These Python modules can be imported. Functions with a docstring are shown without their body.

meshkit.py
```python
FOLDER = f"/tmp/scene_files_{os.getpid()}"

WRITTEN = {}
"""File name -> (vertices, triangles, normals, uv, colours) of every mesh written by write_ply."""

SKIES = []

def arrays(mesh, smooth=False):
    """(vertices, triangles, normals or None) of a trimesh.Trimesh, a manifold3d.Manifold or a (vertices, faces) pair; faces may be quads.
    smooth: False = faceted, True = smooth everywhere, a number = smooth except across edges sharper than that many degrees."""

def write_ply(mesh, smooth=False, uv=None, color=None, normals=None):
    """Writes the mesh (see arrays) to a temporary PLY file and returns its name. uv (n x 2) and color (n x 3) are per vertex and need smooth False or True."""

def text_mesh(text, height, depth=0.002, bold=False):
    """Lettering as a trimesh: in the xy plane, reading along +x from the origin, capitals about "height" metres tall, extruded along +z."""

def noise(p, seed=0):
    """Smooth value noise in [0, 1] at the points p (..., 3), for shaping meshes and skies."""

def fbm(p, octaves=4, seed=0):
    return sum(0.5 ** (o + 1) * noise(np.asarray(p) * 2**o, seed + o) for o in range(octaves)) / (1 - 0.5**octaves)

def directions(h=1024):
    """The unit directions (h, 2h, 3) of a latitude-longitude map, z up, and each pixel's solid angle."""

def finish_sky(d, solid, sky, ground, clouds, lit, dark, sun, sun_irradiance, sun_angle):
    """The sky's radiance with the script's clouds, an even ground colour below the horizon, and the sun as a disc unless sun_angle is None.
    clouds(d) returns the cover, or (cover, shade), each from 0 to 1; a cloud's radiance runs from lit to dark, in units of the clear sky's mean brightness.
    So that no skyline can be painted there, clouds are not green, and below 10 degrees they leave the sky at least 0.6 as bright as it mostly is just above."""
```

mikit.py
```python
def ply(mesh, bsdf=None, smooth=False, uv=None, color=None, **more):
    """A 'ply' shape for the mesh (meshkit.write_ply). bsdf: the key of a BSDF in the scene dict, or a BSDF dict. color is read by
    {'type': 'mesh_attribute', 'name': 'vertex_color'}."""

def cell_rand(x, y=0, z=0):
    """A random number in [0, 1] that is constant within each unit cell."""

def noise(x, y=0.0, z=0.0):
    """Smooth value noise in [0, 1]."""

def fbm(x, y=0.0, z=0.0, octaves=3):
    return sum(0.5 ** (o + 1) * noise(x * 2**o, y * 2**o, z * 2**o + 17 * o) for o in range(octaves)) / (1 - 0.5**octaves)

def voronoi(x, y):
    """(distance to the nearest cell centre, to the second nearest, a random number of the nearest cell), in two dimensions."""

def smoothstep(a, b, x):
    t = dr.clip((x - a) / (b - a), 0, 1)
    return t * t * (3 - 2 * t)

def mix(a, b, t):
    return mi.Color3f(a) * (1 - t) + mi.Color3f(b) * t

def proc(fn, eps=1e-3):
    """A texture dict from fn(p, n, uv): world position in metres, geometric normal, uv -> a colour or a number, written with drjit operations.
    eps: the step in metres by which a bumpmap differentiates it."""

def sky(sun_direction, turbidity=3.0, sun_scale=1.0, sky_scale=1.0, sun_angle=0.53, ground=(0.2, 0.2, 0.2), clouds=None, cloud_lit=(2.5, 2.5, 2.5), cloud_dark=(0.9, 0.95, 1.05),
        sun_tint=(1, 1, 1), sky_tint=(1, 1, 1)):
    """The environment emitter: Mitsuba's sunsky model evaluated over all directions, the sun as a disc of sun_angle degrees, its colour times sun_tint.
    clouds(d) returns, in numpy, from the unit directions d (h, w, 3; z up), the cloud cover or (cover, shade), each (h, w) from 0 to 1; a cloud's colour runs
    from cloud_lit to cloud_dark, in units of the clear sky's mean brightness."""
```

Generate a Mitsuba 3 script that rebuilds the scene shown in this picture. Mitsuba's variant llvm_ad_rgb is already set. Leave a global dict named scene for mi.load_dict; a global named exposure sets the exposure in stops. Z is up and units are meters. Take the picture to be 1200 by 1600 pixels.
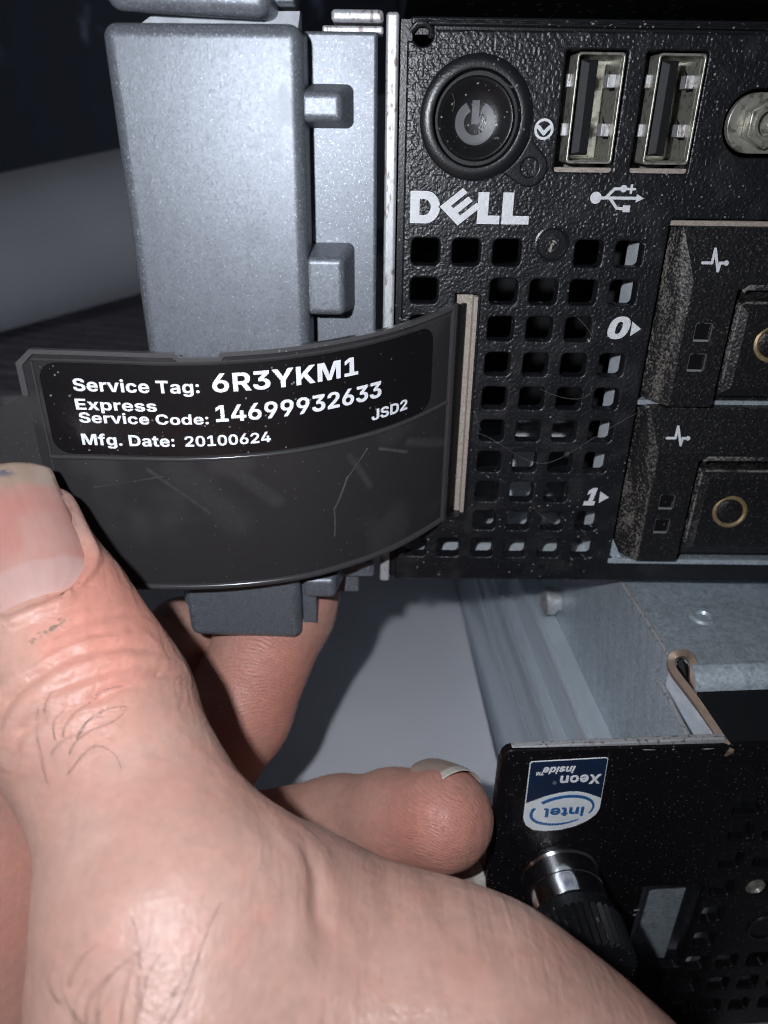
import math, glob
import numpy as np, trimesh, drjit as dr, mitsuba as mi, mikit, meshkit
import shapely
from shapely.geometry import Polygon, Point, box, LineString, MultiPolygon
from shapely import affinity
from shapely.ops import unary_union
from scipy.interpolate import CubicSpline

# ------------------------------------------------------------------ camera, light, exposure
# everything below is modelled in millimetres and written out in metres (MM)
MM = 0.001
T = mi.ScalarTransform4f
CAM = np.array([-2.269, -114.186, 73.453])
YAW, PITCH, ROLL = math.radians(0.3043), math.radians(27.5888), math.radians(-0.785)
FWD = np.array([math.sin(YAW) * math.cos(PITCH), math.cos(YAW) * math.cos(PITCH), -math.sin(PITCH)])
_r0 = np.array([math.cos(YAW), -math.sin(YAW), 0]); _d0 = np.cross(FWD, _r0)
RIGHT = _r0 * math.cos(ROLL) + _d0 * math.sin(ROLL)
DOWN = -_r0 * math.sin(ROLL) + _d0 * math.cos(ROLL)
scene, labels = {}, {}
scene['camera'] = {'type': 'thinlens', 'fov': 2 * math.degrees(math.atan(600 / 1150)), 'fov_axis': 'x',
                   'aperture_radius': 0.5 * MM, 'focus_distance': 104 * MM, 'near_clip': 0.005, 'far_clip': 20.0,
                   'to_world': T().look_at(origin=(CAM * MM).tolist(), target=((CAM + FWD * 100) * MM).tolist(), up=(-DOWN).tolist())}
exposure = 0.0
FLASH = CAM - RIGHT * 18 - DOWN * 10
scene['room_glow'] = {'type': 'constant', 'radiance': {'type': 'rgb', 'value': [0.017, 0.0185, 0.022]}}
scene['flash_lamp'] = {'type': 'disk', 'to_world': T().look_at(origin=(FLASH * MM).tolist(), target=((FLASH + FWD * 100) * MM).tolist(), up=[0, 0, 1]) @ T().scale([2.0 * MM] * 3),
                       'emitter': {'type': 'area', 'radiance': {'type': 'rgb', 'value': [3300, 3450, 3700]}},
                       'bsdf': {'type': 'diffuse', 'reflectance': {'type': 'rgb', 'value': 0.5}}}
labels['flash_lamp'] = {'label': 'small round white flash lamp beside the lens, outside the picture', 'category': 'lamp'}

# ------------------------------------------------------------------ helpers
def rgb(*v): return {'type': 'rgb', 'value': list(v) if len(v) > 1 else [v[0]] * 3}
def key_for(name):
    if name not in scene: return name
    k = 1
    while f'{name}_{k:03d}' in scene: k += 1
    return f'{name}_{k:03d}'
def add(name, mesh, bsdf, smooth=35, parent=None, label=None, cat=None, group=None, kind=None, uv=None):
    key = key_for((parent + '__' if parent else '') + name)
    if isinstance(mesh, (list, tuple)): mesh = trimesh.util.concatenate(list(mesh))
    m = trimesh.Trimesh(np.asarray(mesh.vertices) * MM, mesh.faces, process=False)
    scene[key] = mikit.ply(m, bsdf, smooth, uv)
    d = {}
    if label: d['label'] = label
    if cat: d['category'] = cat
    if group: d['group'] = group
    if kind: d['kind'] = kind
    if d: labels[key] = d
    return key
def thing(name, label, cat, group=None):
    labels[name] = {'label': label, 'category': cat}
    if group: labels[name]['group'] = group
    return name
def merged(m):
    m = trimesh.Trimesh(m.vertices, m.faces, process=True); m.merge_vertices(); return m
def R_front(m, y=0.0):
    """(x, y, z) drawn on paper -> x, depth, z: paper's +z comes out towards the viewer (-Y)."""
    v = np.asarray(m.vertices); m = m.copy(); m.vertices = np.c_[v[:, 0], y - v[:, 2], v[:, 1]]; return m
def polys(g): return [p for p in getattr(g, 'geoms', [g]) if isinstance(p, Polygon) and p.area > 1e-6]
def ext(g, d):
    return trimesh.util.concatenate([trimesh.creation.extrude_polygon(p, d, engine='earcut') for p in polys(g)])
def rrect(x0, z0, x1, z1, r, seg=5):
    return box(x0 + r, z0 + r, x1 - r, z1 - r).buffer(r, quad_segs=seg)
def ring_offset(c, d, ccw):
    """Offset a closed ring (n x 2, open list) by d to its left when ccw."""
    a, b = np.roll(c, 1, 0), np.roll(c, -1, 0)
    def nrm(p, q):
        t = q - p; t /= np.maximum(np.linalg.norm(t, axis=1, keepdims=True), 1e-9); return np.c_[-t[:, 1], t[:, 0]]
    n0, n1 = nrm(a, c), nrm(c, b)
    n = n0 + n1; n /= np.maximum(np.linalg.norm(n, axis=1, keepdims=True), 1e-9)
    k = 1 / np.maximum((n * n0).sum(1, keepdims=True), 0.4)
    return c + n * k * d
def plate(poly, depth, bev=0.3, seg=3):
    """Extruded sheet in paper coordinates: front face at z=0 with rounded rim of radius bev, back at z=-depth."""
    out = []
    for p in polys(poly):
        p = shapely.geometry.polygon.orient(p.simplify(0.004), 1.0)
        rings = [np.array(p.exterior.coords)[:-1]] + [np.array(i.coords)[:-1] for i in p.interiors]
        prof = [(bev * (1 - math.sin(a)), -bev * (1 - math.cos(a))) for a in np.linspace(0, math.pi / 2, seg + 1)]
        prof = [(bev * (1 - math.cos(b)) , -bev * (1 - math.sin(b))) for b in np.linspace(math.pi / 2, 0, seg + 1)]
        prof.append((0, -depth))
        V, F, base, front = [], [], 0, []
        for r in rings:
            n = len(r); idx = np.arange(n)
            for k, (ins, z) in enumerate(prof):
                o = ring_offset(r, ins, True)
                V.append(np.c_[o, np.full(n, z)])
                if k == 0: front.append(o)
                if k:
                    a, b = base + (k - 1) * n, base + k * n
                    i, j = idx, (idx + 1) % n
                    F += [np.c_[a + i, b + i, b + j], np.c_[a + i, b + j, a + j]]
            base += n * len(prof)
        fp = Polygon(front[0], front[1:])
        if not fp.is_valid: fp = fp.buffer(0)
        for q in polys(fp):
            v2, f2 = trimesh.creation.triangulate_polygon(q, engine='earcut')
            V.append(np.c_[v2, np.zeros(len(v2))]); 
            f2 = np.array(f2)
            ar = np.cross(v2[f2[:, 1]] - v2[f2[:, 0]], v2[f2[:, 2]] - v2[f2[:, 0]])
            f2[ar < 0] = f2[ar < 0][:, ::-1]
            F.append(f2 + base); base += len(v2)
        v2, f2 = trimesh.creation.triangulate_polygon(p, engine='earcut'); f2 = np.array(f2)
        ar = np.cross(v2[f2[:, 1]] - v2[f2[:, 0]], v2[f2[:, 2]] - v2[f2[:, 0]])
        f2[ar > 0] = f2[ar > 0][:, ::-1]
        V.append(np.c_[v2, np.full(len(v2), -depth)]); F.append(f2 + base)
        out.append(merged(trimesh.Trimesh(np.vstack(V), np.vstack(F), process=False)))
    return trimesh.util.concatenate(out)
def hull(pts):
    return trimesh.convex.convex_hull(np.asarray(pts, float))
_S = trimesh.creation.icosphere(subdivisions=2).vertices
def sph(c, r): return np.asarray(c, float) + _S * r
def rbox(lo, hi, r=0.5):
    lo, hi = np.array(lo, float), np.array(hi, float)
    return hull(np.vstack([sph(np.where(np.array(s), hi - r, lo + r), r) for s in np.ndindex(2, 2, 2)]))
def bx(lo, hi):
    m = trimesh.creation.box(extents=np.array(hi, float) - lo); m.apply_translation((np.array(lo, float) + hi) / 2); return m
def rev(profile, c, axis=(0, -1, 0), n=64):
    """Lathe: profile [(radius, height along axis)], placed at c."""
    m = trimesh.creation.revolve(np.array(profile, float), sections=n)
    m.apply_transform(trimesh.geometry.align_vectors([0, 0, 1], axis)); m.apply_translation(c); return m
def tube(path, r, n=8, closed=False):
    P = np.asarray(path, float); k = len(P); r = np.broadcast_to(r, k)
    t = np.gradient(P, axis=0); t /= np.linalg.norm(t, axis=1, keepdims=True)
    up = np.array([0.31, 0.2, 0.93]); a = np.cross(t, up); a /= np.linalg.norm(a, axis=1, keepdims=True); b = np.cross(t, a)
    ang = np.arange(n) * 2 * np.pi / n
    V = (P[:, None] + r[:, None, None] * (np.cos(ang)[None, :, None] * a[:, None] + np.sin(ang)[None, :, None] * b[:, None])).reshape(-1, 3)
    F = []
    for i in range(k - 1):
        j = np.arange(n); q = (j + 1) % n
        F += [np.c_[i * n + j, i * n + q, (i + 1) * n + q], np.c_[i * n + j, (i + 1) * n + q, (i + 1) * n + j]]
    return trimesh.Trimesh(V, np.vstack(F), process=False)
def text_outline(s, weight=b'Bold', stroke=1):
    from PIL import Image, ImageDraw, ImageFont
    f = ImageFont.truetype(glob.glob('/opt/blender-*/*/datafiles/fonts/Inter.woff2')[0], 150)
    try: f.set_variation_by_name(weight)
    except Exception: stroke = 5
    x0, y0, x1, y1 = f.getbbox(s, anchor='ls', stroke_width=stroke)
    im = Image.new('L', (int(x1 - x0) + 10, int(y1 - y0) + 10))
    ImageDraw.Draw(im).text((5 - x0, 5 - y0), s, 255, f, anchor='ls', stroke_width=stroke)
    on = np.pad(np.asarray(im) > 127, ((0, 0), (1, 1))).astype(np.int8)
    rows, st_ = np.nonzero(np.diff(on, axis=1) == 1); en = np.nonzero(np.diff(on, axis=1) == -1)[1]
    g = shapely.union_all(shapely.box(st_, -rows - 1, en, -rows)).buffer(.7).buffer(-.7).simplify(.75)
    k = 1 / (150 * .727 + 2 * stroke)
    return affinity.affine_transform(g, [k, 0, 0, k, -5 * k, (5 - y0 + stroke) * k])
def text(s, x0, x1, z0, h, d=0.14, bold=b'Bold', shear=0.0):
    m = ext(affinity.scale(text_outline(s, bold), h, h, origin=(0, 0)), d)
    v = np.array(m.vertices); v[:, 0] -= v[:, 0].min()
    if x1 is not None: v[:, 0] *= (x1 - x0) / v[:, 0].max()
    v[:, 0] += x0 + shear * v[:, 1]; v[:, 1] += z0; m.vertices = v; return m
def arc(cx, cz, r, a0, a1, n=24):
    a = np.radians(np.linspace(a0, a1, n)); return np.c_[cx + r * np.cos(a), cz + r * np.sin(a)]
rng = np.random.default_rng(7)

# ------------------------------------------------------------------ materials
noise, fbm, vor, sstep, mix, crand = mikit.noise, mikit.fbm, mikit.voronoi, mikit.smoothstep, mikit.mix, mikit.cell_rand
def pr(base, rough=0.5, metallic=0.0, spec=0.5, **k):
    f = lambda v: v if isinstance(v, dict) else rgb(*v) if isinstance(v, (tuple, list)) else rgb(v)
    return {'type': 'principled', 'base_color': f(base), 'roughness': rough, 'metallic': metallic, 'specular': spec, **k}
def two(b): return {'type': 'twosided', 'b': b}
def bump(b, fn, eps=4e-5, scale=1.0): return {'type': 'bumpmap', 'tex': mikit.proc(fn, eps), 'scale': scale, 'bsdf': b}
def specks(x, z, size, keep, rad):
    d, _, w = vor(x / size, z / size)
    r = rad * (0.35 + w * 1.0) / size
    return dr.select(w > keep, 1 - sstep(r * 0.6, r, d), 0.0)
def dusty(base, dust, amount, film=0.0):
    def fn(p, n, uv):
        x, y, z = p.x * 1000, p.y * 1000, p.z * 1000
        x = x + y * 0.37; z = z - y * 0.23
        s = specks(x, z, 1.35, 1 - amount * 1.5, 0.13) + 0.8 * specks(x + 7.3, z + 1.1, 0.62, 1 - amount * 0.55, 0.06)
        s = s * sstep(.38, .66, fbm(x * .13 + 5, z * .13, 2, 3))
        f = film * sstep(0.45, 0.8, fbm(x * 0.35, z * 0.35, y * 0.3, 4)) * (0.5 + 0.5 * noise(x * 5, z * 5, y * 5))
        return mix(base, dust, dr.clip(s + f, 0, 1))
    return mikit.proc(fn)
def leather(p, n, uv):
    x, y, z = p.x * 1000, p.y * 1000, p.z * 1000
    a = noise(x * 3.1, z * 3.1, y * 3.1)
    b = noise(x * 6.5 + 3, z * 6.5, y * 6.5)
    return (sstep(0.2, 0.8, a) * 0.65 + 0.35 * b) * 0.72e-4
scene['black_plastic'] = two(bump(pr(dusty((.0100, .0105, .0130), (.30, .29, .28), 0.15, 0.05), 0.37), leather))
def fine(p, n, uv):
    x, y, z = p.x * 1000, p.y * 1000, p.z * 1000
    return noise(x * 6, z * 6, y * 6) * 1.6e-5
scene['black_smooth'] = two(bump(pr(dusty((.010, .0105, .012), (.3, .28, .26), 0.2), 0.33), fine))
scene['black_gloss'] = two(pr(dusty((.008, .008, .009), (.4, .38, .35), 0.12), 0.22))
scene['black_matt'] = two(bump(pr((.013, .0135, .015), 0.6, 0, .35), fine))
scene['button_black'] = two(bump(pr(dusty((.010, .010, .011), (.4, .38, .35), 0.14), 0.33, 0, .6), lambda p, n, uv: noise(p.x * 7000, p.z * 7000, p.y * 7000) * 1.6e-5))
scene['black_deep'] = two(pr((.006, .006, .007), 0.6))
def carrier_col(p, n, uv):
    x, y, z = p.x * 1000, p.y * 1000, p.z * 1000
    sp = specks(x + y * .37, z, 0.9, 0.72, 0.085)
    grain = noise(x * 4.2, z * 3.6, y * 4.2) * 0.6 + 0.4 * noise(x * 8, z * 6, y * 8)
    slope = sstep(0.25, 0.7, -n.x) + 0.35 * sstep(0.4, 0.9, n.z)
    f = slope * sstep(0.42, 0.82, grain + 0.9 * (fbm(x * .5, z * .16, y * .5, 3) - 0.5))
    f = dr.clip(f * 0.6 + 0.5 * sp + 0.09 * sstep(0.55, 0.8, grain), 0, 1)
    return mix((.0095, .0095, .011), (.24, .22, .19), f)
scene['dusty_lip'] = two(pr(mikit.proc(lambda p, n, uv: mix((.02, .02, .021), (.21, .20, .185), sstep(.3, .75, noise(p.x * 3500, p.y * 3500, p.z * 3500) * .6 + .4 * noise(p.x * 600, p.z * 900, 1)))), 0.5))
scene['carrier_plastic'] = two(bump(pr(mikit.proc(carrier_col), 0.42), leather))
def silver_col(p, n, uv):
    x, y, z = p.x * 1000, p.y * 1000, p.z * 1000
    a = noise(x * 4.2, z * 4.2, y * 4.2); b = noise(x * 6.2 + 11, z * 6.2, y * 6.2 + 5)
    f = 0.66 + 0.34 * a + 1.15 * sstep(0.70, 0.95, b) - .12 * sstep(.6, .9, noise(x * 4.4 + 31, z * 4.4, y * 4.4))
    w = sstep(0.62, 0.78, fbm(x * .16 + 4, z * .1, y * .2, 4))
    w2 = dr.exp(-dr.square((x + 14.2) / 2.0) - dr.square((z - 76) / 4.5)) * sstep(.42, .6, noise(x * .9, z * .7, y))
    w3 = sstep(.66, .74, fbm(x * .5 + 8, z * .35, y * .4, 4)) * .25
    grime = sstep(.55, .8, fbm(x * .3, z * .05, y * .3 + 7, 3)) * .12
    return mix(mi.Color3f(.222, .240, .272) * f * (1 - 0.08 * w - .6 * grime - .3 * w3), (.13, .14, .155), w2 * .8)
def silver_bump(p, n, uv):
    x, y, z = p.x * 1000, p.y * 1000, p.z * 1000
    return noise(x * 6, z * 6, y * 6) * .8e-5
scene['silver_paint'] = two(bump(pr(mikit.proc(silver_col), 0.46, 0.5), silver_bump))
def galv_col(p, n, uv):
    x, y, z = p.x * 1000, p.y * 1000, p.z * 1000
    d1, d2, w = vor(x * .9 + z * .2 + noise(x, y, z), y * .9 - z * .3)
    f = 0.72 + 0.2 * w + 0.75 * (fbm(x * 2.2, y * 2.2, z * 2.2, 4) - 0.5)
    return mi.Color3f(.62, .70, .76) * f
scene['galvanised'] = two(bump(pr(mikit.proc(galv_col), 0.34, 0.45), lambda p, n, uv: noise(p.x * 2500, p.y * 2500, p.z * 2500) * 1.8e-5))
def rust_strip(p, n, uv):
    x, y, z = p.x * 1000, p.y * 1000, p.z * 1000
    r = sstep(0.56, 0.70, fbm(x * 2.2, z * 0.9, y * 2, 4))
    g = 0.82 + 0.3 * noise(x * 6, z * 2.5, y * 6)
    return mix(mi.Color3f(.50, .505, .52) * g, (.17, .10, .07), r * 0.8)
scene['pale_plastic'] = two(pr(mikit.proc(lambda p, n, uv: mi.Color3f(.50, .52, .56) * (.75 + .4 * fbm(p.x * 900, p.z * 60, p.y * 900, 3))), 0.5))
scene['pale_zinc'] = two(pr(mikit.proc(lambda p, n, uv: mi.Color3f(.62, .66, .70) * (.75 + .4 * fbm(p.x * 700, p.y * 700, p.z * 700, 3))), 0.5, 0.1))
def rail_col(p, n, uv):
    x, y, z = p.x * 1000, p.y * 1000, p.z * 1000
    return mi.Color3f(.66, .73, .79) * (.90 + .10 * noise(x * 1.3, z * 1.3 + y * .02, 2) + .12 * fbm(x * 1.5, y * .3, z * 1.5, 3))
scene['rail_zinc'] = two(pr(mikit.proc(rail_col), 0.32, 0.35))
scene['rolled_zinc'] = two(pr(mikit.proc(lambda p, n, uv: galv_col(p, n, uv) * 1.05), 0.5, 0.25))
scene['bare_edge'] = two(pr(mikit.proc(rust_strip), 0.45, 0.35))
scene['nickel'] = two(bump(pr(mikit.proc(lambda p, n, uv: mix((.40, .39, .335), (.20, .19, .155), sstep(.5, .75, fbm(p.x * 1400, p.y * 1400, p.z * 1400, 3)))), 0.36, 0.55), fine))
scene['chrome'] = two(pr((.78, .79, .82), 0.14, 1.0))
scene['copper_edge'] = two(pr(mikit.proc(lambda p, n, uv: mix((.36, .26, .195), (.19, .13, .10), fbm(p.x * 900, p.y * 900, p.z * 900, 3))), 0.5, 0.3))
scene['brass_ring'] = two(pr(mikit.proc(lambda p, n, uv: mix((.42, .31, .16), (.2, .14, .08), fbm(p.x * 1500, p.y * 1500, p.z * 1500, 3))), 0.4, 0.5))
scene['tan_edge'] = two(pr(mikit.proc(lambda p, n, uv: mi.Color3f(.34, .29, .25) * (.8 + .4 * noise(p.x * 3000, p.y * 3000, p.z * 3000))), 0.6))
scene['white_print'] = two(bump(pr(mikit.proc(lambda p, n, uv: mi.Color3f(.72, .73, .75) * (.86 + .14 * noise(p.x * 4000, p.y * 4000, p.z * 4000))), 0.5), leather, scale=0.5))
scene['label_white'] = two(pr((.86, .87, .9), 0.45))
scene['grey_print'] = two(pr((.20, .20, .21), 0.5))
scene['dim_print'] = two(pr((.09, .09, .095), 0.5))
scene['mark_grey'] = two(pr((.13, .132, .14), 0.45))
scene['navy_print'] = two(pr((.012, .025, .062), 0.3))
scene['sticker_white'] = two(pr((.88, .91, .93), 0.35))
scene['intel_blue'] = two(pr((.03, .13, .34), 0.35))
scene['label_black'] = two(pr(dusty((.0075, .0065, .0075), (.25, .23, .22), 0.10), 0.30))
SCR = [(19.5, 17.5, 23.0, 21.5, .10, .9), (23.0, 21.5, 25.0, 26, .16, .6), (25.2, 26, 25.2, 31, .12, .5), (17.2, 18.2, 12.0, 20.5, .25, .5), (11.5, 19, 4.0, 22.2, .7, .22), (48, 17, 40, 26, 2.2, .10), (52, 17, 44, 24, .3, .2), (41, 16.5, 34, 23, 1.0, .13), (22.5, 18, 19, 24, .5, .18), (60, 20, 50, 18, .12, .35)]
def smoked_scr(p, n, uv):
    s_, t_ = uv.x * 80, uv.y * 40
    g = 0.8 * specks(s_, t_, 1.5, 0.88, 0.08) + 0.10 * sstep(.55, .8, fbm(s_ * .12 + 3, t_ * .12, 0, 3))
    for a_, b_, c_, d_, w_, k_ in SCR:
        ux, uy = c_ - a_, d_ - b_; l2 = ux * ux + uy * uy
        h = dr.clip(((s_ - a_) * ux + (t_ - b_) * uy) / l2, 0, 1)
        q2 = dr.sqrt(dr.square(s_ - a_ - h * ux + .5 * h * (1 - h)) + dr.square(t_ - b_ - h * uy))
        g = dr.maximum(g, k_ * (1 - sstep(w_ * .3, w_ * 1.6, q2)) * (.5 + .5 * noise(s_ * 2, t_ * 2)))
    return mix((.040, .037, .039), (.20, .19, .185), dr.clip(g, 0, 1))
scene['smoked_sheet'] = {'type': 'principledthin', 'base_color': mikit.proc(smoked_scr), 'roughness': 0.09, 'spec_trans': 0.14, 'eta': 1.49, 'diff_trans': 0.15}
scene['smoked_clear'] = {'type': 'principledthin', 'base_color': mikit.proc(lambda p, n, uv: mix((.10, .095, .095), (.3, .29, .28), 0.7 * specks(p.x * 1000, p.z * 1000, 0.9, 0.8, 0.09))), 'roughness': 0.10, 'spec_trans': 0.45, 'eta': 1.49, 'diff_trans': 0.4}
scene['rim_light'] = two(pr(dusty((.075, .073, .075), (.3, .3, .3), .4), 0.22))
scene['smoked_rim'] = two(pr((.05, .049, .052), 0.2))
scene['ridge_plastic'] = two(pr((.05, .048, .05), 0.2))

# ------------------------------------------------------------------ the setting
def board_col(p, n, uv):
    x, y = p.x * 1000, p.y * 1000
    return mi.Color3f(.83, .83, .88) * (.93 + .10 * fbm(x * .05, y * .05, 0, 3))
scene['white_board'] = two(pr(mikit.proc(board_col), 0.6))
def mat_col(p, n, uv):
    x, y = p.x * 1000, p.y * 1000
    w = 0.5 + 0.5 * dr.sin((y + x * .28 + 2 * noise(x * .04, y * .1)) * 0.42)
    return mi.Color3f(.56, .51, .54) * (.45 + .8 * w * noise(x * .05, y * .4) + .3 * noise(x * .3, y * .3))
scene['dark_mat'] = two(pr(mikit.proc(mat_col), 0.7))
def wall_col(p, n, uv):
    x, z = p.x * 1000, p.z * 1000
    s = sstep(.62, .78, fbm(x * .03, z * .018, 1.5, 4))
    return mi.Color3f(.36, .41, .54) * (.6 + 2.0 * s)
scene['dark_wall'] = two(pr(mikit.proc(wall_col), 0.45))
scene['grey_cloth'] = two(pr(mikit.proc(lambda p, n, uv: mi.Color3f(.62, .64, .70) * (.85 + .2 * fbm(p.x * 30, p.y * 30, p.z * 30, 3))), 0.8))
add('tabletop', bx((-300, -80, -100), (460, 229, -90)), 'dark_mat', False, kind='structure', label='dark surface under the lower server')
_m = trimesh.creation.extrude_polygon(Polygon([(-255, -60), (33.2, -60), (20.5, 222), (-255, 222)]), 3, engine='earcut'); _m.apply_translation((0, 0, -78))
add('white_sheet', _m, 'white_board', False, label='pale blank white sheet lying behind the fingers, left of the slide rail', cat='sheet')
add('floor', bx((-900, 230, -60), (900, 699, -45)), 'dark_mat', False, kind='structure', label='dark ribbed floor far behind the silver ear')
add('wall', bx((-1200, 700, -400), (1200, 710, 900)), 'dark_wall', False, kind='structure', label='dark smudged wall behind everything')
a, b = np.array([-232., 190., 9.]), np.array([20., 322., 62.])
ax = (b - a) / np.linalg.norm(b - a)
add('bolster', rev([(0, 0), (22, 0), (28, 4), (30.5, 12), (30.5, 280), (28, 288), (22, 292), (0, 292)], a, ax, 48), 'grey_cloth', 40,
    label='pale grey rounded bolster lying blurred behind the silver end cap', cat='cushion')

# ------------------------------------------------------------------ upper server
S = thing('rack_server', 'black rack server on top, with round power button and two ports facing the camera', 'server')
PX, PZ, GX, GZ = 6.022, 5.612, 3.96, 57.23
holes = []
grid = {0: (0, 1, 2, 4, 5), 1: (0, 2, 3, 4, 5), 2: (0, 2, 3, 4), 3: (0, 2, 3, 4, 5), 4: (0, 2, 3, 4, 5), 5: (0, 2, 3, 4, 5), 6: (0, 2, 3, 4, 5), 7: (0, 2, 3, 4), 8: (0, 2, 3, 4, 5), 9: (0, 1, 2, 3, 4, 5)}
for r, cs_ in grid.items():
    for c in cs_:
        x, z = GX + c * PX, GZ - r * PZ
        w = 2.05 if r < 2 else 1.98
        holes.append(rrect(x - w, z - 1.88, x + w, z + 1.88, 0.75, 4))
BTN, NMI = (10.2, 74.6), (18.1, 68.7)
usb = [(22.9, 69.3, 29.3, 82.55), (33.6, 69.3, 39.95, 82.55)]
panel = box(0.55, 0.1, 150, 84.9)
cut = holes + [Point(*BTN).buffer(5.95, quad_segs=24), rrect(8.6, 13.3, 12.1, 51.2, .25)]
for x0, z0, x1, z1 in usb: cut.append(rrect(x0 - 1.3, z0 - 1.15, x1 + .5, z1 + .3, .4))
cut.append(rrect(44.2, 70.3, 82, 78.7, 4.1, 12))                       # video port
cut.append(rrect(39.3, 4.9, 142.5, 62.2, 0.6))                          # drive bay
cut.append(unary_union([box(-1, 83.6, 2.4, 88), Point(2.6, 84.3).buffer(1.35)]))   # notch top left
panel = panel.difference(unary_union(cut))
add('front_panel', R_front(plate(panel, 2.4, 0.32, 3)), 'black_plastic', 35, S)
# rim flange left of the panel and top lip
add('chassis_side', [rbox((-2.25, -1.3, 0.2), (-0.55, 60, 86.6), 0.45)], 'bare_edge', 40, S, label='bare metal chassis edge with rust spots')
add('panel_frame', [bx((-0.5, 0.6, 0.3), (1.2, 2.6, 86)), bx((1.0, 1.3, 84.4), (150, 2.8, 86.2)), tube([(1.2, .4, 83.2), (1.2, .4, 40), (1.3, .4, 1.0)], .22)], 'black_smooth', 35, S)
pts = [(x, -0.25 + .12 * math.sin(x * 1.9), 85.75 + .06 * math.sin(x * 2.7)) for x in np.linspace(1.4, 150, 160)]
add('cover_lip', [rbox((1.0, 0.0, 85.3), (150, 60, 86.3), 0.3), tube(pts, .16, 6)], 'black_smooth', 35, S)
add('corner_hook', [tube(np.array([(1.0, .4, 84.6), (1.8, .1, 85.4), (2.9, .1, 85.5), (3.7, .3, 84.9), (3.6, .6, 84.0)]), .42, 8)], 'black_smooth', 35, S)
add('chassis_floor', bx((0.2, 2.8, 0.6), (150, 150, 2.9)), 'pale_zinc', 35, S)
add('cage_plate', bx((36.5, 2.9, 2), (37.1, 9.0, 61)), 'pale_zinc', 35, S)
add('interior_back', [bx((0.2, 75, 1.6), (150, 76, 85)), bx((39.3, 26, 1.6), (142, 27, 62))], 'black_deep', False, S)
add('shroud', bx((24, 22, 2.9), (31, 23, 19)), 'pale_zinc', False, S)
add('interior_tube', [rev([(0, 0), (2.8, 0), (2.8, 15), (0, 15)], (26, 40, 13.2), (1, 0, 0), 24)], 'label_white', 35, S)
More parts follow.
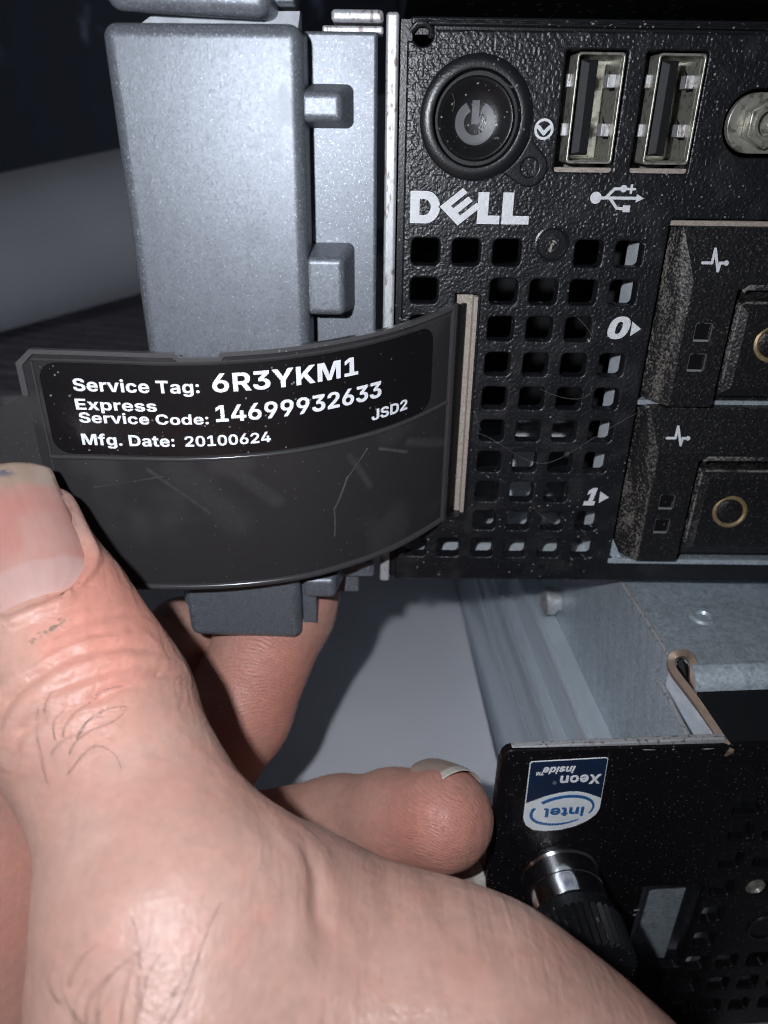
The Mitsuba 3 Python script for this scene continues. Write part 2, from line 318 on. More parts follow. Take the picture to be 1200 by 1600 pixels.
# power button
PB = S + '__power_button'
add('power_button', rev([(5.25, 0.2), (5.2, .9), (4.95, 1.15), (4.6, 1.05), (3.9, .35), (3.0, -.15), (1.6, -.4), (0.001, -.45)], (BTN[0], 0.9, BTN[1]), n=96), 'button_black', 40, S)
add('bezel', rev([(7.75, -.2), (7.7, .45), (7.4, .75), (6.6, .95), (6.05, .85), (5.8, .4), (5.75, -2.5)], (BTN[0], 0, BTN[1]), n=96), 'black_smooth', 40, PB)
add('bezel_groove', rev([(5.9, -.6), (4.5, -.6)], (BTN[0], .3, BTN[1]), n=64), 'black_deep', 40, PB)
sym = LineString(arc(BTN[0], BTN[1] - .45, 2.15, 118, 422, 40)).buffer(.62, cap_style='flat')
def on_button(g, h=.06):
    m = ext(g, .14); v_, f_ = trimesh.remesh.subdivide_to_size(m.vertices, m.faces, .35, max_iter=12); m = trimesh.Trimesh(v_, f_, process=False)
    v = np.array(m.vertices); rr = np.hypot(v[:, 0] - BTN[0], v[:, 1] - BTN[1])
    dish = np.interp(rr, [0, 1.6, 3.0, 3.9, 4.6], [-.45, -.40, -.15, .35, 1.05])
    v[:, 2] += dish - .9 + h; m.vertices = v; return R_front(m)
add('power_symbol', [on_button(sym), on_button(box(BTN[0] - .5, BTN[1] - .6, BTN[0] + .5, BTN[1] + 2.3))], 'mark_grey', 35, PB)
tab = unary_union([Point(*NMI).buffer(2.5), Point(BTN[0] + 4.6, BTN[1] - 3.4).buffer(3.0)]).convex_hull.difference(Point(*BTN).buffer(7.72)).difference(Point(*NMI).buffer(1.2))
add('reset_tab', R_front(plate(tab, .8, .25), -.45), 'black_smooth', 35, PB)
add('reset_pin', rev([(1.15, 0), (1.1, .25), (.7, .1), (.001, .05)], (NMI[0], .3, NMI[1]), n=32), 'black_gloss', 40, PB)
ic = (19.6, 73.5)
g = unary_union([Point(*ic).buffer(1.32).difference(Point(*ic).buffer(.98)), LineString([(ic[0] - .75, ic[1] + .25), (ic[0], ic[1] - .5), (ic[0] + .75, ic[1] + .25)]).buffer(.24), Polygon([(ic[0] - .35, ic[1] - .15), (ic[0] + .35, ic[1] - .15), (ic[0], ic[1] - .85)])])
add('interrupt_symbol', R_front(ext(g, .14)), 'white_print', False, S)
# maker's lettering
Dp = Polygon(np.vstack([[(1.5, 61.2), (1.5, 65.5), (4.0, 65.5)], arc(3.6, 63.35, 2.18, 75, -75, 20), [(4.0, 61.2)]]))
Dc = Polygon(np.vstack([[(2.85, 62.3), (2.85, 64.45), (3.5, 64.45)], arc(3.35, 63.37, 1.1, 75, -75, 14), [(3.5, 62.3)]]))
L0, T0, B0 = np.array([5.75, 63.45]), np.array([8.95, 65.95]), np.array([8.45, 60.95])
ea, eb = B0 - L0, T0 - L0
q = lambda u, v: tuple(L0 + ea * u + eb * v)
Ep = Polygon([q(0, 0), q(1, 0), q(1, 1), q(.76, 1), q(.76, .30), q(.62, .30), q(.62, .94), q(.38, .94), q(.38, .30), q(.24, .30), q(.24, 1), q(0, 1)])
Ls = [Polygon([(x, 61.2), (x, 65.45), (x + 1.55, 65.45), (x + 1.55, 62.35), (x + 3.95, 62.35), (x + 3.95, 61.2)]) for x in (11.2, 14.75)]
Ls[0] = Ls[0].difference(box(14.45, 60, 20, 70))
add('lettering', R_front(ext(unary_union([Dp.difference(Dc).difference(Ep.buffer(.18)), Ep] + Ls), .15)), 'white_print', False, S, label='white four letter maker lettering')
# usb symbol
g = unary_union([Point(28.0, 64.9).buffer(.8), LineString([(28, 64.9), (33.9, 64.9)]).buffer(.2), Polygon([(33.8, 65.45), (33.8, 64.35), (34.9, 64.9)]),
                 LineString([(29.4, 64.9), (30.5, 66.1), (31.7, 66.15)]).buffer(.2), Point(31.8, 66.15).buffer(.48),
                 LineString([(30.0, 64.9), (31.2, 63.55), (32.4, 63.5)]).buffer(.2), box(32.1, 63.05, 33.1, 63.95),
                 LineString([(32.4, 66.1), (33.4, 66.1)]).buffer(.16), LineString([(32.9, 65.6), (32.9, 66.6)]).buffer(.16)])
add('port_symbol', R_front(ext(g, .14)), 'white_print', False, S)
# bay numbers
add('bay_number', R_front(trimesh.util.concatenate([text('0', 32.3, 35.5, 44.7, 3.4, bold=b'Black', shear=.22), ext(Polygon([(36.2, 45.2), (36.2, 47.4), (37.7, 46.3)]), .14)])), 'white_print', False, S)
add('bay_number', R_front(trimesh.util.concatenate([text('1', 32.9, 34.8, 15.6, 3.3, bold=b'Black', shear=.22), ext(Polygon([(35.6, 16.1), (35.6, 18.3), (37.2, 17.2)]), .14)])), 'white_print', False, S)
# screw
SC = S + '__screw'
add('screw', rev([(2.6, -.1), (2.55, .12), (2.3, .2), (2.15, .05), (2.0, .2), (1.2, .22), (.95, -.4), (.001, -.5)], (22.45, 0, 58.55), n=48), 'black_smooth', 40, S)
add('dirt', [hull(np.array([(22.45, 0, 58.5)]) + rng.normal(0, 1, (14, 3)) * (.16, .08, .55)), hull(np.array([(22.9, 0, 58.9)]) + rng.normal(0, 1, (14, 3)) * (.3, .08, .15))], 'tan_edge', False, SC, label='tan dirt caught in the screw slot')
# usb ports
for i, (x0, z0, x1, z1) in enumerate(usb):
    U = key_for(S + '__usb_port')
    outer, inner = rrect(x0, z0, x1, z1, .55), rrect(x0 + .33, z0 + .33, x1 - .33, z1 - .33, .4)
    cy = [(z0 + 3.0, z0 + 4.7), (z0 + 9.0, z0 + 10.7)]
    shell = R_front(plate(outer.difference(inner), 9, .14), -1.0)
    add(U.split('__')[1], shell, 'nickel', 35, S)
    add('liner', [bx((x1 - .36, 0, z0 + .4), (x1 - .28, 8, z1 - .4)), bx((x0 + .4, 7.4, z0 + .4), (x1 - .4, 8, z1 - .4)), bx((x0 + .4, 0, z0 + .28), (x1 - .4, 8, z0 + .38))], 'nickel', False, U)
    add('tongue', hull(np.vstack([sph(p, .22) for p in np.array([(x, y, z) for x in (x0 + 0.95, x0 + 2.85) for y in (0.1, 7) for z in (z0 + 1.3, z1 - 1.0)])] + [sph((x0 + 1.8, -.25, z), .2) for z in (z0 + 1.5, z1 - 1.3)])), 'black_matt', 35, U)
    for z in ((z0 + 3.4), (z0 + 9.3)):
        add('contact_clip', [rbox((x1 - 1.5, 1.2, z), (x1 - .3, 3.4, z + 1.6), .12), rbox((x0 - .55, 1.2, z), (x0 + .1, 3.2, z + 1.6), .12)], 'sticker_clip' if False else 'bare_edge', 35, U)
        add('clip_slot', [hull([(x1 - .42, .9, z - .35), (x1 - .42, 3.6, z - .35), (x1 - .42, .9, z + .2), (x1 - .42, 5.6, z + 2.6), (x1 - .42, 5.2, z + 2.2), (x1 - .30, 3.6, z - .2)])], 'black_deep', False, U)
    add('ledge', [bx((x0 - 1.4, .75, z0 - 1.25), (x1 + .55, 2.0, z0 - .55))], 'tan_edge', False, U)
    add('port_back', bx((x0 - 1.5, 9.2, z0 - 1.3), (x1 + .7, 9.8, z1 + .5)), 'nickel', False, U)
    add('port_frame', R_front(ext(rrect(x0 - 1.5, z0 - 1.3, x1 + .7, z1 + .5, .3).difference(rrect(x0 - 1.32, z0 - 1.14, x1 + .52, z1 + .32, .3)), 4), 5.5), 'black_smooth', False, U)
# video port
V = S + '__video_port'
add('video_port', R_front(plate(rrect(44.7, 70.8, 81.5, 78.3, 3.7, 12).difference(Point(49.6, 74.5).buffer(1.4)), .9, .18), -.05), 'nickel', 35, S)
add('socket', [R_front(plate(Polygon([(55, 77.6), (71.5, 77.6), (70.2, 71.6), (56.3, 71.6)]).buffer(.5), 5, .2), -2.0)], 'nickel', 35, V)
for x in (49.6, 77.0):
    hexp = Polygon([(x + 3.15 * math.cos(math.radians(60 * k + 30)), 74.5 + 3.15 * math.sin(math.radians(60 * k + 30))) for k in range(6)])
    add('hex_nut', [R_front(plate(hexp.difference(Point(x, 74.5).buffer(1.75, quad_segs=16)), 1.8, .3), -2.0), rev([(2.15, 1.9), (2.1, 2.35), (1.7, 2.3), (1.55, 1.6), (1.5, .2), (.001, .2)], (x, 0, 74.5), n=40)], 'chrome' if False else 'nickel', 35, V)
# slot for the pull-out tag
add('tag_slot', [bx((11.55, -.5, 14.2), (12.15, 3, 50.9)), bx((8.5, 2.0, 13.3), (12, 2.6, 51))], 'tan_edge', False, S, label='tan inner edge of the tag slot')
add('slot_rim', [bx((8.2, -.55, 13.0), (8.55, 2, 51.3)), bx((8.2, -.5, 12.7), (12.2, .3, 13.3)), rbox((12.15, -.45, 13.0), (12.6, 0.2, 51.2), .15)], 'black_smooth', 35, S)

# ------------------------------------------------------------------ drive carriers
def carrier(zb, zt, label, idx):
    K = thing('drive_carrier' + ('' if idx == 0 else f'_{idx:03d}'), label, 'drive carrier', 'drive carriers stacked in the bay of the upper server')
    x0, x1 = 39.75, 141.8
    xi = 43.7                                               # foot of the sloping left flank
    # flank slopes from the bay edge out to the raised face; the top edge bends back
    prof = [(x0 + .2, 1.8), (xi - .5, -1.3)]
    P = []
    for (x, y) in ((x0 + .1, 2.4), (xi, -1.5), (x1 - 3, -1.5), (x1, 2.4)):
        P += [(x, y, zb + (1.4 if x == x0 + .1 else .1)), (x, y, zt - (1.2 if x == x0 + .1 else .2) - (7.2 if y == -1.5 else 0))]
    P += [(xi - 2.2, .0, zt - .4), (x1 - 2, .0, zt - .4), (x0 + 1.2, 2.6, zb), (x0 + 1.2, 2.6, zt), (x1, 2.6, zb), (x1, 2.6, zt), (x0 + .1, 12, zb + 1.4), (x0 + .1, 12, zt - 1.2), (x1, 12, zb), (x1, 12, zt)]
    body = hull(np.vstack([sph(p, .42) for p in P]))
    import manifold3d as mf
    def man(m):
        m = merged(m); return mf.Manifold(mf.Mesh(np.asarray(m.vertices, np.float32), np.asarray(m.faces, np.uint32)))
    bz0, bz1 = zb + 1.6, zt - 9.2
    pocket = hull(np.vstack([sph(p, .25) for p in [(50.4, -6, bz0 - 3), (50.4, -6, bz1 + 1.0), (130, -6, bz0 - 3), (130, -6, bz1 + 1.0), (50.9, 1.0, bz0 - 3), (50.9, 1.0, bz1), (129.5, 1.0, bz0 - 3), (129.5, 1.0, bz1)]]))
    win = [hull(np.vstack([sph(p, .1) for p in [(x, y, z) for x in (45.4, 47.9) for y in (-3, -1.0) for z in (zc - 1.35, zc + 1.35)]])) for zc in (zb + 11.7, zb + 7.0)]
    m = man(body) - man(pocket)
    for w in win: m = m - man(w)
    mm = m.to_mesh()
    add('body', trimesh.Trimesh(mm.vert_properties[:, :3], mm.tri_verts, process=False), 'carrier_plastic', 30, K)
    zc0, zc1 = bz0 + .2, bz1 - 1.6
    add('release_button', hull(np.vstack([sph(p, .45) for p in [(51.6, -.9, zc0), (51.6, -.9, zc1), (128.5, -.9, zc0), (128.5, -.9, zc1), (51.6, 2, zc0), (51.6, 2, zc1), (128.5, 2, zc0), (128.5, 2, zc1), (53, -1.5, zc1 - 1.2), (127, -1.5, zc1 - 1.2), (53, -1.5, zc0 + 1.4), (127, -1.5, zc0 + 1.4)]])), 'carrier_plastic', 35, K)
    add('pocket_lip', tube([(51.4, -1.5, bz1 + .4), (52, -1.62, bz1 + .95), (128, -1.62, bz1 + .95)], .5, 10), 'dusty_lip', 40, K, label='dusty rounded lip above the release button')
    add('button_edge', tube([(51.5, -1.5, zc0 + 2), (51.6, -1.62, zc1 - .1), (52.2, -1.7, zc1 + .25), (128, -1.7, zc1 + .25)], .2, 8), 'dusty_lip', 40, K)
    c = np.array([57.6, -2.2, zb + 10.2])
    add('ring', rev([(2.15, -.1), (2.2, .18), (2.5, .3), (2.85, .18), (2.9, -.1)], c, (-.1, -.98, .15), 48), 'brass_ring', 40, K, label='dull brass ring on the release button')
    add('ring_centre', rev([(2.2, -.3), (1.9, -.15), (1.4, .1), (.001, .25)], c, n=40), 'carrier_plastic', 40, K)
    for zc in (zb + 11.7, zb + 7.0):
        fr = rrect(45.3, zc - 1.45, 48.0, zc + 1.45, .5)
        add('indicator_window', R_front(plate(fr.buffer(-.18), .3, .08), -1.15), 'black_gloss', 35, K)
        add('window_edge', R_front(ext(fr.difference(fr.buffer(-.16)).difference(box(46, zc, 46.6, zc + 3)), .12), -1.62), 'dim_print', False, K)
        add('window_dust', R_front(ext(LineString([(45.6, zc - 1.3), (47.6, zc - 1.35)]).buffer(.2), .12), -1.66), 'grey_print', False, K)
    zi = zt - 4.9
    g = unary_union([LineString([(44.6, zi), (46.0, zi), (46.25, zi + 1.9), (47.0, zi - 1.1), (47.2, zi), (48, zi)]).buffer(.2), Point(48.1, zi).buffer(.36)])
    mm_ = ext(g, .16); v = np.array(mm_.vertices)
    yy = np.interp(v[:, 1], [zt - 7.4, zt - .4], [-1.68, -.18]); mm_.vertices = np.c_[v[:, 0], yy - .1 - v[:, 2], v[:, 1]]
    add('activity_symbol', mm_, 'white_print', False, K)
    if idx == 0:
        g = Polygon([(44.6, zb + .5), (46.6, zb + .45), (47.9, zb + 1.1), (46, zb + 1.15)]); g = g.buffer(.12).difference(g.buffer(-.08))
        add('corner_mark', R_front(ext(g, .12), -1.66), 'dim_print', False, K)
carrier(34.6, 61.3, 'dusty black drive carrier at the top of the bay, beside the number 0', 0)
carrier(5.6, 33.7, 'dusty black drive carrier at the bottom of the bay, beside the number 1', 1)
add('bay_shelf', [rbox((39.0, -.3, 3.9), (142, 3, 4.9), .2), hull([(39.2, .6, 4.8), (39.2, .6, 9), (41.5, .6, 4.8), (39.2, 1.5, 4.8), (39.2, 1.5, 9), (41.5, 1.5, 4.8)]), bx((39.2, .9, 33.7), (142, 3, 34.5))], 'galvanised', 35, S)
add('bay_top', [bx((39.4, -.1, 61.35), (142, 3, 62.0))], 'tan_edge', False, S, label='dusty ledge along the top of the drive bay')

# ------------------------------------------------------------------ silver end caps (2 U apart)
def end_cap(dz, key, label):
    K = thing(key, label, 'rack end cap')
    o = np.array([0, 0, dz])
    r = 1.7
    def sh(m): m = m.copy(); m.apply_translation(o); return m
    up = [sph(p, r) for p in [(-33.6, -10.8, 30), (-14.3, -10.8, 30), (-33.9, -10.8, 82.3), (-13.75, -10.8, 82.4)]] + [sph(p, .5) for p in [(-34.6, -3, 30), (-13.1, -3, 30), (-33.4, -5.0, 83.0), (-12.6, -5.0, 83.2), (-34.9, -4, 79), (-12.6, -4.0, 82)]]
    dn = [sph(p, r) for p in [(-33.6, -10.8, 28), (-16.9, -10.8, 28), (-32.9, -10.8, -2.7), (-17.3, -10.8, -3.2)]] + [sph(p, .5) for p in [(-34.2, -3, 28), (-15.7, -3, 28), (-33.0, -3, -3), (-15.8, -3, -3.9), (-34.2, -3, 2)]]
    add('block', sh(hull(np.vstack(up))), 'silver_paint', 30, K)
    add('lower_block', sh(hull(np.vstack(dn))), 'silver_paint', 30, K)
    add('top_lip', sh(hull([(-32.5, -7.5, 82.6), (-13.2, -7.5, 83), (-30.2, -6.2, 85.7), (-12.8, -6.2, 85.9), (-34.2, -4.0, 82.6), (-12.8, -4.0, 83), (-30.2, -4.2, 85.7), (-12.8, -4.2, 85.9), (-33.5, -6.8, 83.6)])), 'pale_plastic', 30, K, label='pale unpainted lip behind the upper edge')
    add('block_edge', sh(rbox((-36.4, -7.5, -1.2), (-34.6, -2, 79), .7)), 'silver_paint', 35, K)
    add('rib', sh(rbox((-15.55, -9.6, -3.2), (-13.1, -3, 29), .35)), 'silver_paint', 35, K)
    add('flange', [sh(rbox((-12.75, -4.4, 3.0), (-3.3, -1, 84.1), .5)), sh(rbox((-13, -2.4, -1.5), (-6, -1.2, 83), .4))], 'silver_paint', 35, K)
    for z0, z1, xs in ((73.9, 77.6, 0), (50.2, 58.2, 0), (29, 37, -.8), (3.0, 7.2, -2.2)):
        h = hull(np.vstack([sph(p, 1.0) for p in [(x, -10.2, z) for x in (-11.9 + xs, -8.4 + xs) for z in (z0 + 1.0, z1 - 1.2)] + [(x, -4, z) for x in (-12.3 + xs, -7.3 + xs) for z in (z0 + .3, z1 - .2)]]))
        add('lug', sh(h), 'silver_paint', 35, K)
    add('foot', sh(rbox((-6.4, -5, 4.2), (-3.9, -1, 6.6), .3)), 'silver_paint', 35, K)
    add('tab', [sh(rbox((-9.2, -3.0, 85.2), (-2.6, 2, 86.6), .5)), sh(rbox((-10.4, -2.5, 84.0), (-2.6, 1, 84.9), .3))], 'bare_edge', 35, K)
    return K
EC = end_cap(0, 'rack_end_cap', 'silver grey speckled end cap beside the upper server, with lugs on its right side')
end_cap(89.5, 'rack_end_cap_001', 'bottom of a second silver end cap at the top edge of the picture')
S2 = thing('rack_server_001', 'black underside of another server along the top edge of the picture', 'server')
add('chassis', [rbox((0.2, .4, 88.6), (150, 120, 130), .5)], 'black_smooth', 35, S2)
add('front_panel', [rbox((0.6, -.6, 89.2), (150, .3, 130), .4)], 'black_plastic', 35, S2)

# ------------------------------------------------------------------ pull-out tag
C = np.array([(10.6, 2.0, 50.0), (8.8, 0, 49.7), (3.6, -4.6, 48.6), (-2.1, -8.9, 47.8), (-7.5, -12.0, 47.3), (-13.5, -14.6, 46.9), (-18.6, -15.9, 46.6), (-23.7, -16.8, 46.45), (-29.6, -17.5, 46.4), (-36, -18.0, 46.6), (-44, -18.4, 46.9), (-52, -18.7, 47.1), (-60, -19, 47.3)])
sC = np.r_[0, np.cumsum(np.hypot(*np.diff(C[:, :2], axis=0).T))]
curve = CubicSpline(sC, C); dcurve = curve.derivative()
def tag_map(s, t, h):
    p, d = curve(s), dcurve(s)
    n = np.stack([-d[..., 1], d[..., 0], 0 * d[..., 0]], -1); n /= np.linalg.norm(n, axis=-1, keepdims=True)
    return p - np.stack([0 * s, 0 * s, t], -1) + n * np.asarray(h)[..., None]
def bend(m, size=1.0):
    """paper (x = -s, y = -t, z = height) -> the bent tag"""
    v, f = trimesh.remesh.subdivide_to_size(m.vertices, m.faces, size, max_iter=12)
    return trimesh.Trimesh(tag_map(-v[:, 0], -v[:, 1], v[:, 2]), f, process=False)
def st(pts): return Polygon([(-s, -t) for s, t in pts])
def lift(m, z): m = m.copy(); m.apply_translation([0, 0, z]); return m
def flat_grid(poly, size=1.0):
    v, f = [], []
    b = 0
    for p in polys(poly):
        v2, f2 = trimesh.creation.triangulate_polygon(p, engine='earcut'); v.append(np.c_[v2, np.zeros(len(v2))]); f.append(np.array(f2) + b); b += len(v2)
    return trimesh.Trimesh(np.vstack(v), np.vstack(f), process=False)
G = thing('information_tag', 'smoked plastic pull-out tag with white lettering, held by the thumb', 'tag')
body = st([(3.2, .2), (40.2, .2), (40.6, .7), (45.6, .7), (46.2, .2), (64.8, .2), (66.6, 1.6), (66.6, 20), (62, 36.9), (3.2, 36.9)])
_fg = flat_grid(body); _v, _f = trimesh.remesh.subdivide_to_size(_fg.vertices, _fg.faces, 1.0, max_iter=12)
add('sheet', trimesh.Trimesh(tag_map(-_v[:, 0], -_v[:, 1], _v[:, 2]), _f, process=False), 'smoked_sheet', True, G, uv=np.c_[-_v[:, 0] / 80, -_v[:, 1] / 40])
grip = st([(66.62, 6.0), (70.6, 8.2), (76, 12), (76, 26), (66.62, 26)])
add('grip', bend(flat_grid(grip)), 'smoked_clear', True, G, label='paler clear grip at the end of the tag')
rim = st([(3.2, -.15), (40.2, -.15), (40.6, .5), (45.6, .5), (46.2, -.15), (64.9, -.15), (67.0, 1.7), (67.0, 6.2), (66.2, 6.2), (66.2, 2.0), (64.6, .45), (46.5, .45), (45.9, 1.0), (40.2, 1.0), (39.8, .45), (3.2, .45)])
add('top_rim', bend(lift(ext(rim, .9), -.35)), 'rim_light', 30, G)
add('bevel', bend(lift(ext(st([(3.2, 1.0), (64.9, 1.1), (65.1, 1.35), (3.2, 1.25)]), .22), .0)), 'ridge_plastic', 30, G)
def tag_tube(s0, s1, t, r, h=0.0):
    ss = np.linspace(s0, s1, 90); return tube(tag_map(ss, 0 * ss + t, 0 * ss + h), r, 10)
add('ridge', tag_tube(3.3, 65.2, 15.25, .34, .1), 'smoked_rim', True, G)
add('side_line', bend(lift(ext(st([(64.95, 1.6), (65.2, 1.6), (65.2, 24), (64.95, 24)]), .2), 0.02)), 'ridge_plastic', 30, G)
add('end_bar', bend(lift(plate(st([(2.6, -.2), (3.6, -.2), (3.6, 37.3), (2.6, 37.3)]), 1.0, .2), .55)), 'smoked_rim', 30, G)
add('end_groove', bend(lift(ext(st([(1.2, .1), (2.2, .1), (2.2, 37), (1.2, 37)]), .5), .3)), 'black_gloss', 30, G)
add('bottom_rim', tag_tube(3.2, 66, 36.9, .55), 'smoked_rim', True, G)
lab = st([(62.3, 1.75), (9.7, 1.55), (7.3, 1.55), (7.0, 3.5), (7.4, 14.0), (9, 15.0), (62, 14.75), (64.4, 14.0), (64.6, 3)])
lab = rrect(-64.4, -14.75, -7.4, -1.65, 2.4, 10)
add('sticker', bend(lift(ext(lab, .08), .08)), 'label_black', 30, G, label='black sticker with rounded corners and white lettering')
def tag_text(s, s0, s1, t, h): return bend(lift(text(s, -s0, -s1, -t, h, .08), .17), .9)
LN = [('Service Tag:', 60.2, 43.5, 5.45, 1.75), ('6R3YKM1', 41.75, 21.1, 5.45, 2.62), ('Express', 60.35, 49.5, 8.12, 1.56), ('Service Code:', 60.2, 42.7, 10.0, 1.5),
      ('14699932633', 41.7, 17.2, 9.75, 2.42), ('JSD2', 18.85, 12.3, 13.15, 1.65), ('Mfg. Date:', 60.4, 47.7, 13.3, 1.65), ('20100624', 46.3, 34.3, 13.3, 1.58)]
for s, s0, s1, t, h in LN:
    add('lettering', tag_text(s, s0, s1, t, h), 'label_white', False, G + '__sticker')

# ------------------------------------------------------------------ lower server (turned 4 degrees, pulled out towards the camera, upside down)
O = np.array([46.2, -19.15, 0.0]); AL = math.radians(4.0)
def low(m):
    if isinstance(m, (list, tuple)): m = trimesh.util.concatenate(list(m))
    v = np.asarray(m.vertices); m = m.copy()
    m.vertices = np.c_[O[0] + v[:, 0] * math.cos(AL) - v[:, 1] * math.sin(AL), O[1] + v[:, 0] * math.sin(AL) + v[:, 1] * math.cos(AL), v[:, 2]]; return m
W = thing('rack_server_002', 'black server below, upside down and pulled out, with sticker and thumbscrew on its ear', 'server')
YF = -12.0
# cover: flat sheet whose front rolls down
for nm, prof, bs in (('cover', [(200, -3.0), (-1.2, -3.0), (-1.2, -3.7), (200, -3.7)], 'galvanised'),
                     ('rolled_front', [(-1.2 - 2.9 * math.sin(a), -5.9 + 2.9 * math.cos(a)) for a in np.linspace(0, math.pi / 2, 10)] + [(-4.1, -6.6), (-3.4, -6.6)] + [(-1.2 - 2.2 * math.sin(a), -5.9 + 2.2 * math.cos(a)) for a in np.linspace(math.pi / 2, 0, 10)], 'rolled_zinc')):
    m = trimesh.creation.extrude_polygon(Polygon(prof), 107, engine='earcut')       # paper x = y', y = z
    v = np.asarray(m.vertices); m.vertices = np.c_[2.0 + v[:, 2], v[:, 0], v[:, 1]]
    add(nm, low([m, bx((-.4, .3, -3.75), (2.4, 200, -3.05))] if nm == 'cover' else m), bs, 30, W)
add('cover_edge', low(tube([(-.25, 200, -3.35), (-.25, 60, -3.35), (-.3, .6, -3.4)], .45, 8)), 'bare_edge', 40, W)
add('dimple', low(rev([(2.3, 0.02), (1.9, .45), (1.5, .5), (1.2, .15), (1.0, -.5), (.001, -.6)], (9.7, 11.5, -3.0), (0, 0, 1), 40)), 'galvanised', 40, W)
add('side_wall', low([bx((-.4, .3, -88), (.4, 200, -3.6)), hull([(-.9, 2, -9), (-.4, 2, -9), (-.9, -11, -10), (-.4, -11, -10), (-.9, 5, -26), (-.4, 5, -26), (-.9, -11, -26), (-.4, -11, -26)])]), 'galvanised', 35, W)
add('flange_edge', low(tube([(-1.0, 3.2, -9.6), (-1.0, 1.0, -8.7), (-1.0, -3, -9.0), (-1.0, -10.8, -9.9)], .35, 8)), 'bare_edge', 40, W)
hook = [(4.3, -11.9, -9.9), (2.7, -8.4, -7.9), (1.1, -4.6, -5.9), (-.2, -1.6, -4.6), (-.9, -.4, -3.4), (-.8, .1, -2.2), (.2, .2, -1.5), (1.5, 0, -1.55), (2.3, -.5, -2.4), (2.4, -1.4, -3.6), (2.2, -2.4, -4.6), (2.6, -3.6, -5.6)]
hk = CubicSpline(np.arange(len(hook)), hook)(np.linspace(0, len(hook) - 1, 70))
def ribbon(P, w, d, depth):
    """flat bar: width w across the path, thickness depth along the direction d"""
    P = np.asarray(P, float); t = np.gradient(P, axis=0); t /= np.linalg.norm(t, axis=1, keepdims=True); d = np.array(d, float) / np.linalg.norm(d)
    a = np.cross(t, d); a /= np.linalg.norm(a, axis=1, keepdims=True); n = len(P)
    V = np.stack([P - a * w / 2, P + a * w / 2, P + a * w / 2 + d * depth, P - a * w / 2 + d * depth], 1).reshape(-1, 3); F = []
    for i in range(n - 1):
        for j in range(4):
            q = (j + 1) % 4; F += [(i * 4 + j, i * 4 + q, i * 4 + 4 + q), (i * 4 + j, i * 4 + 4 + q, i * 4 + 4 + j)]
    e = (n - 1) * 4; F += [(0, 2, 1), (0, 3, 2), (e, e + 1, e + 2), (e, e + 2, e + 3)]
    return trimesh.Trimesh(V, np.array(F), process=False)
add('folded_edge', low([ribbon(hk, 1.15, (.25, .5, -.8), 1.6)]), 'copper_edge', 25, W, label='bare copper brown cut edge of the folded sheet')
add('side_flare', low(hull([(-.5, .6, -4.2), (-.1, .6, -4.2), (3.5, -11.4, -10.6), (3.9, -11.4, -10.6), (-.5, .6, -34), (-.1, .6, -34), (3.5, -11.4, -34), (3.9, -11.4, -34)])), 'pale_zinc', False, W)
add('fold_gap', low([hull([(.1, -.1, -3.4), (1.6, -.3, -3.4), (.8, -.1, -2.4), (1.5, -1.5, -5.2), (.1, .2, -3.4), (1.6, 0, -3.4), (.8, .2, -2.4)])]), 'black_deep', False, W)
add('bent_corner', low([hull(np.array([(4.8, -12.4, -10.6)]) + rng.normal(0, 1, (16, 3)) * (.35, .3, .7))]), 'copper_edge', False, W)
# front bezel: sloped top, vertical face with holes and ear
top = hull([(2.2, -4.2, -6.0), (109, -4.2, -6.0), (4.4, YF + .4, -9.9), (109, YF + .4, -9.9), (2.2, -3.2, -7.0), (109, -3.2, -7.0), (4.4, YF + 1.6, -11), (109, YF + 1.6, -11)])
add('bezel_top', low(top), 'black_smooth', 30, W)
fp = [(-29.0, -8.9), (4.4, -9.75), (109, -9.9), (109, -88), (-29.8, -88), (-31.0, -60), (-30.9, -11.5), (-30.4, -9.8), (-29.8, -9.1)]
face = Polygon(fp)
hl = []
for ci in range(14):
    for ri in range(8):
        x, z = 11.2 + 6.02 * ci, -29.6 - 7.25 * ri
        if z < -86 or (ci == 1 and ri == 2) or (ci in (1, 2) and ri in (3, 4)): continue
        hl.append(rrect(x - 1.9, z - 2.0, x + 1.9, z + 2.0, .7, 4))
hl += [rrect(8.6, -25.6, 13.3, -21.9, .5), rrect(-2.9, -66.8, 7.7, -42.6, .5), Point(17.6, -44.2).buffer(1.9)]
face = face.difference(unary_union(hl))
def purple(p, n, uv):
    x, y, z = p.x * 1000, p.y * 1000, p.z * 1000
    s = specks(x, z, 1.1, 0.72, 0.09) + .6 * specks(x + 3, z + 9, .55, .84, .05)
    return mix((.0060, .0050, .0062), (.26, .22, .21), dr.clip(s * .8, 0, 1))
scene['black_paint'] = two(bump(pr(mikit.proc(purple), 0.40, 0, .28), lambda p, n, uv: leather(p, n, uv) * .45))
add('front_face', low(R_front(plate(face, 1.6, .35), YF)), 'black_paint', 35, W)
add('ear_edge', low([rbox((-29.2, YF + .5, -10.0), (4.2, YF + 1.7, -8.75), .3)]), 'bare_edge', 35, W, label='bare metal upper edge of the ear')
for x, z, sx in ((-8.2, -9.9, .8), (-4.3, -10.1, .2), (1.2, -10.2, .5), (-3.2, -48.6, .35), (-3.4, -50, .3)):
    add('chip', low([hull(np.array([(x, YF - .05, z)]) + rng.normal(0, 1, (12, 3)) * (sx, .05, .16))]), 'bare_edge', False, W)
add('light_strip', low(bx((3, -8, -43.6), (7.6, -7.1, -42.9))), 'bare_edge', False, W)
add('cage_plate', low(bx((8.5, 4, -88), (100, 4.6, -25))), 'galvanised', False, W)
add('inner_plate', low(bx((-3, -7, -72), (8.4, -6.4, -40))), 'galvanised', 35, W)
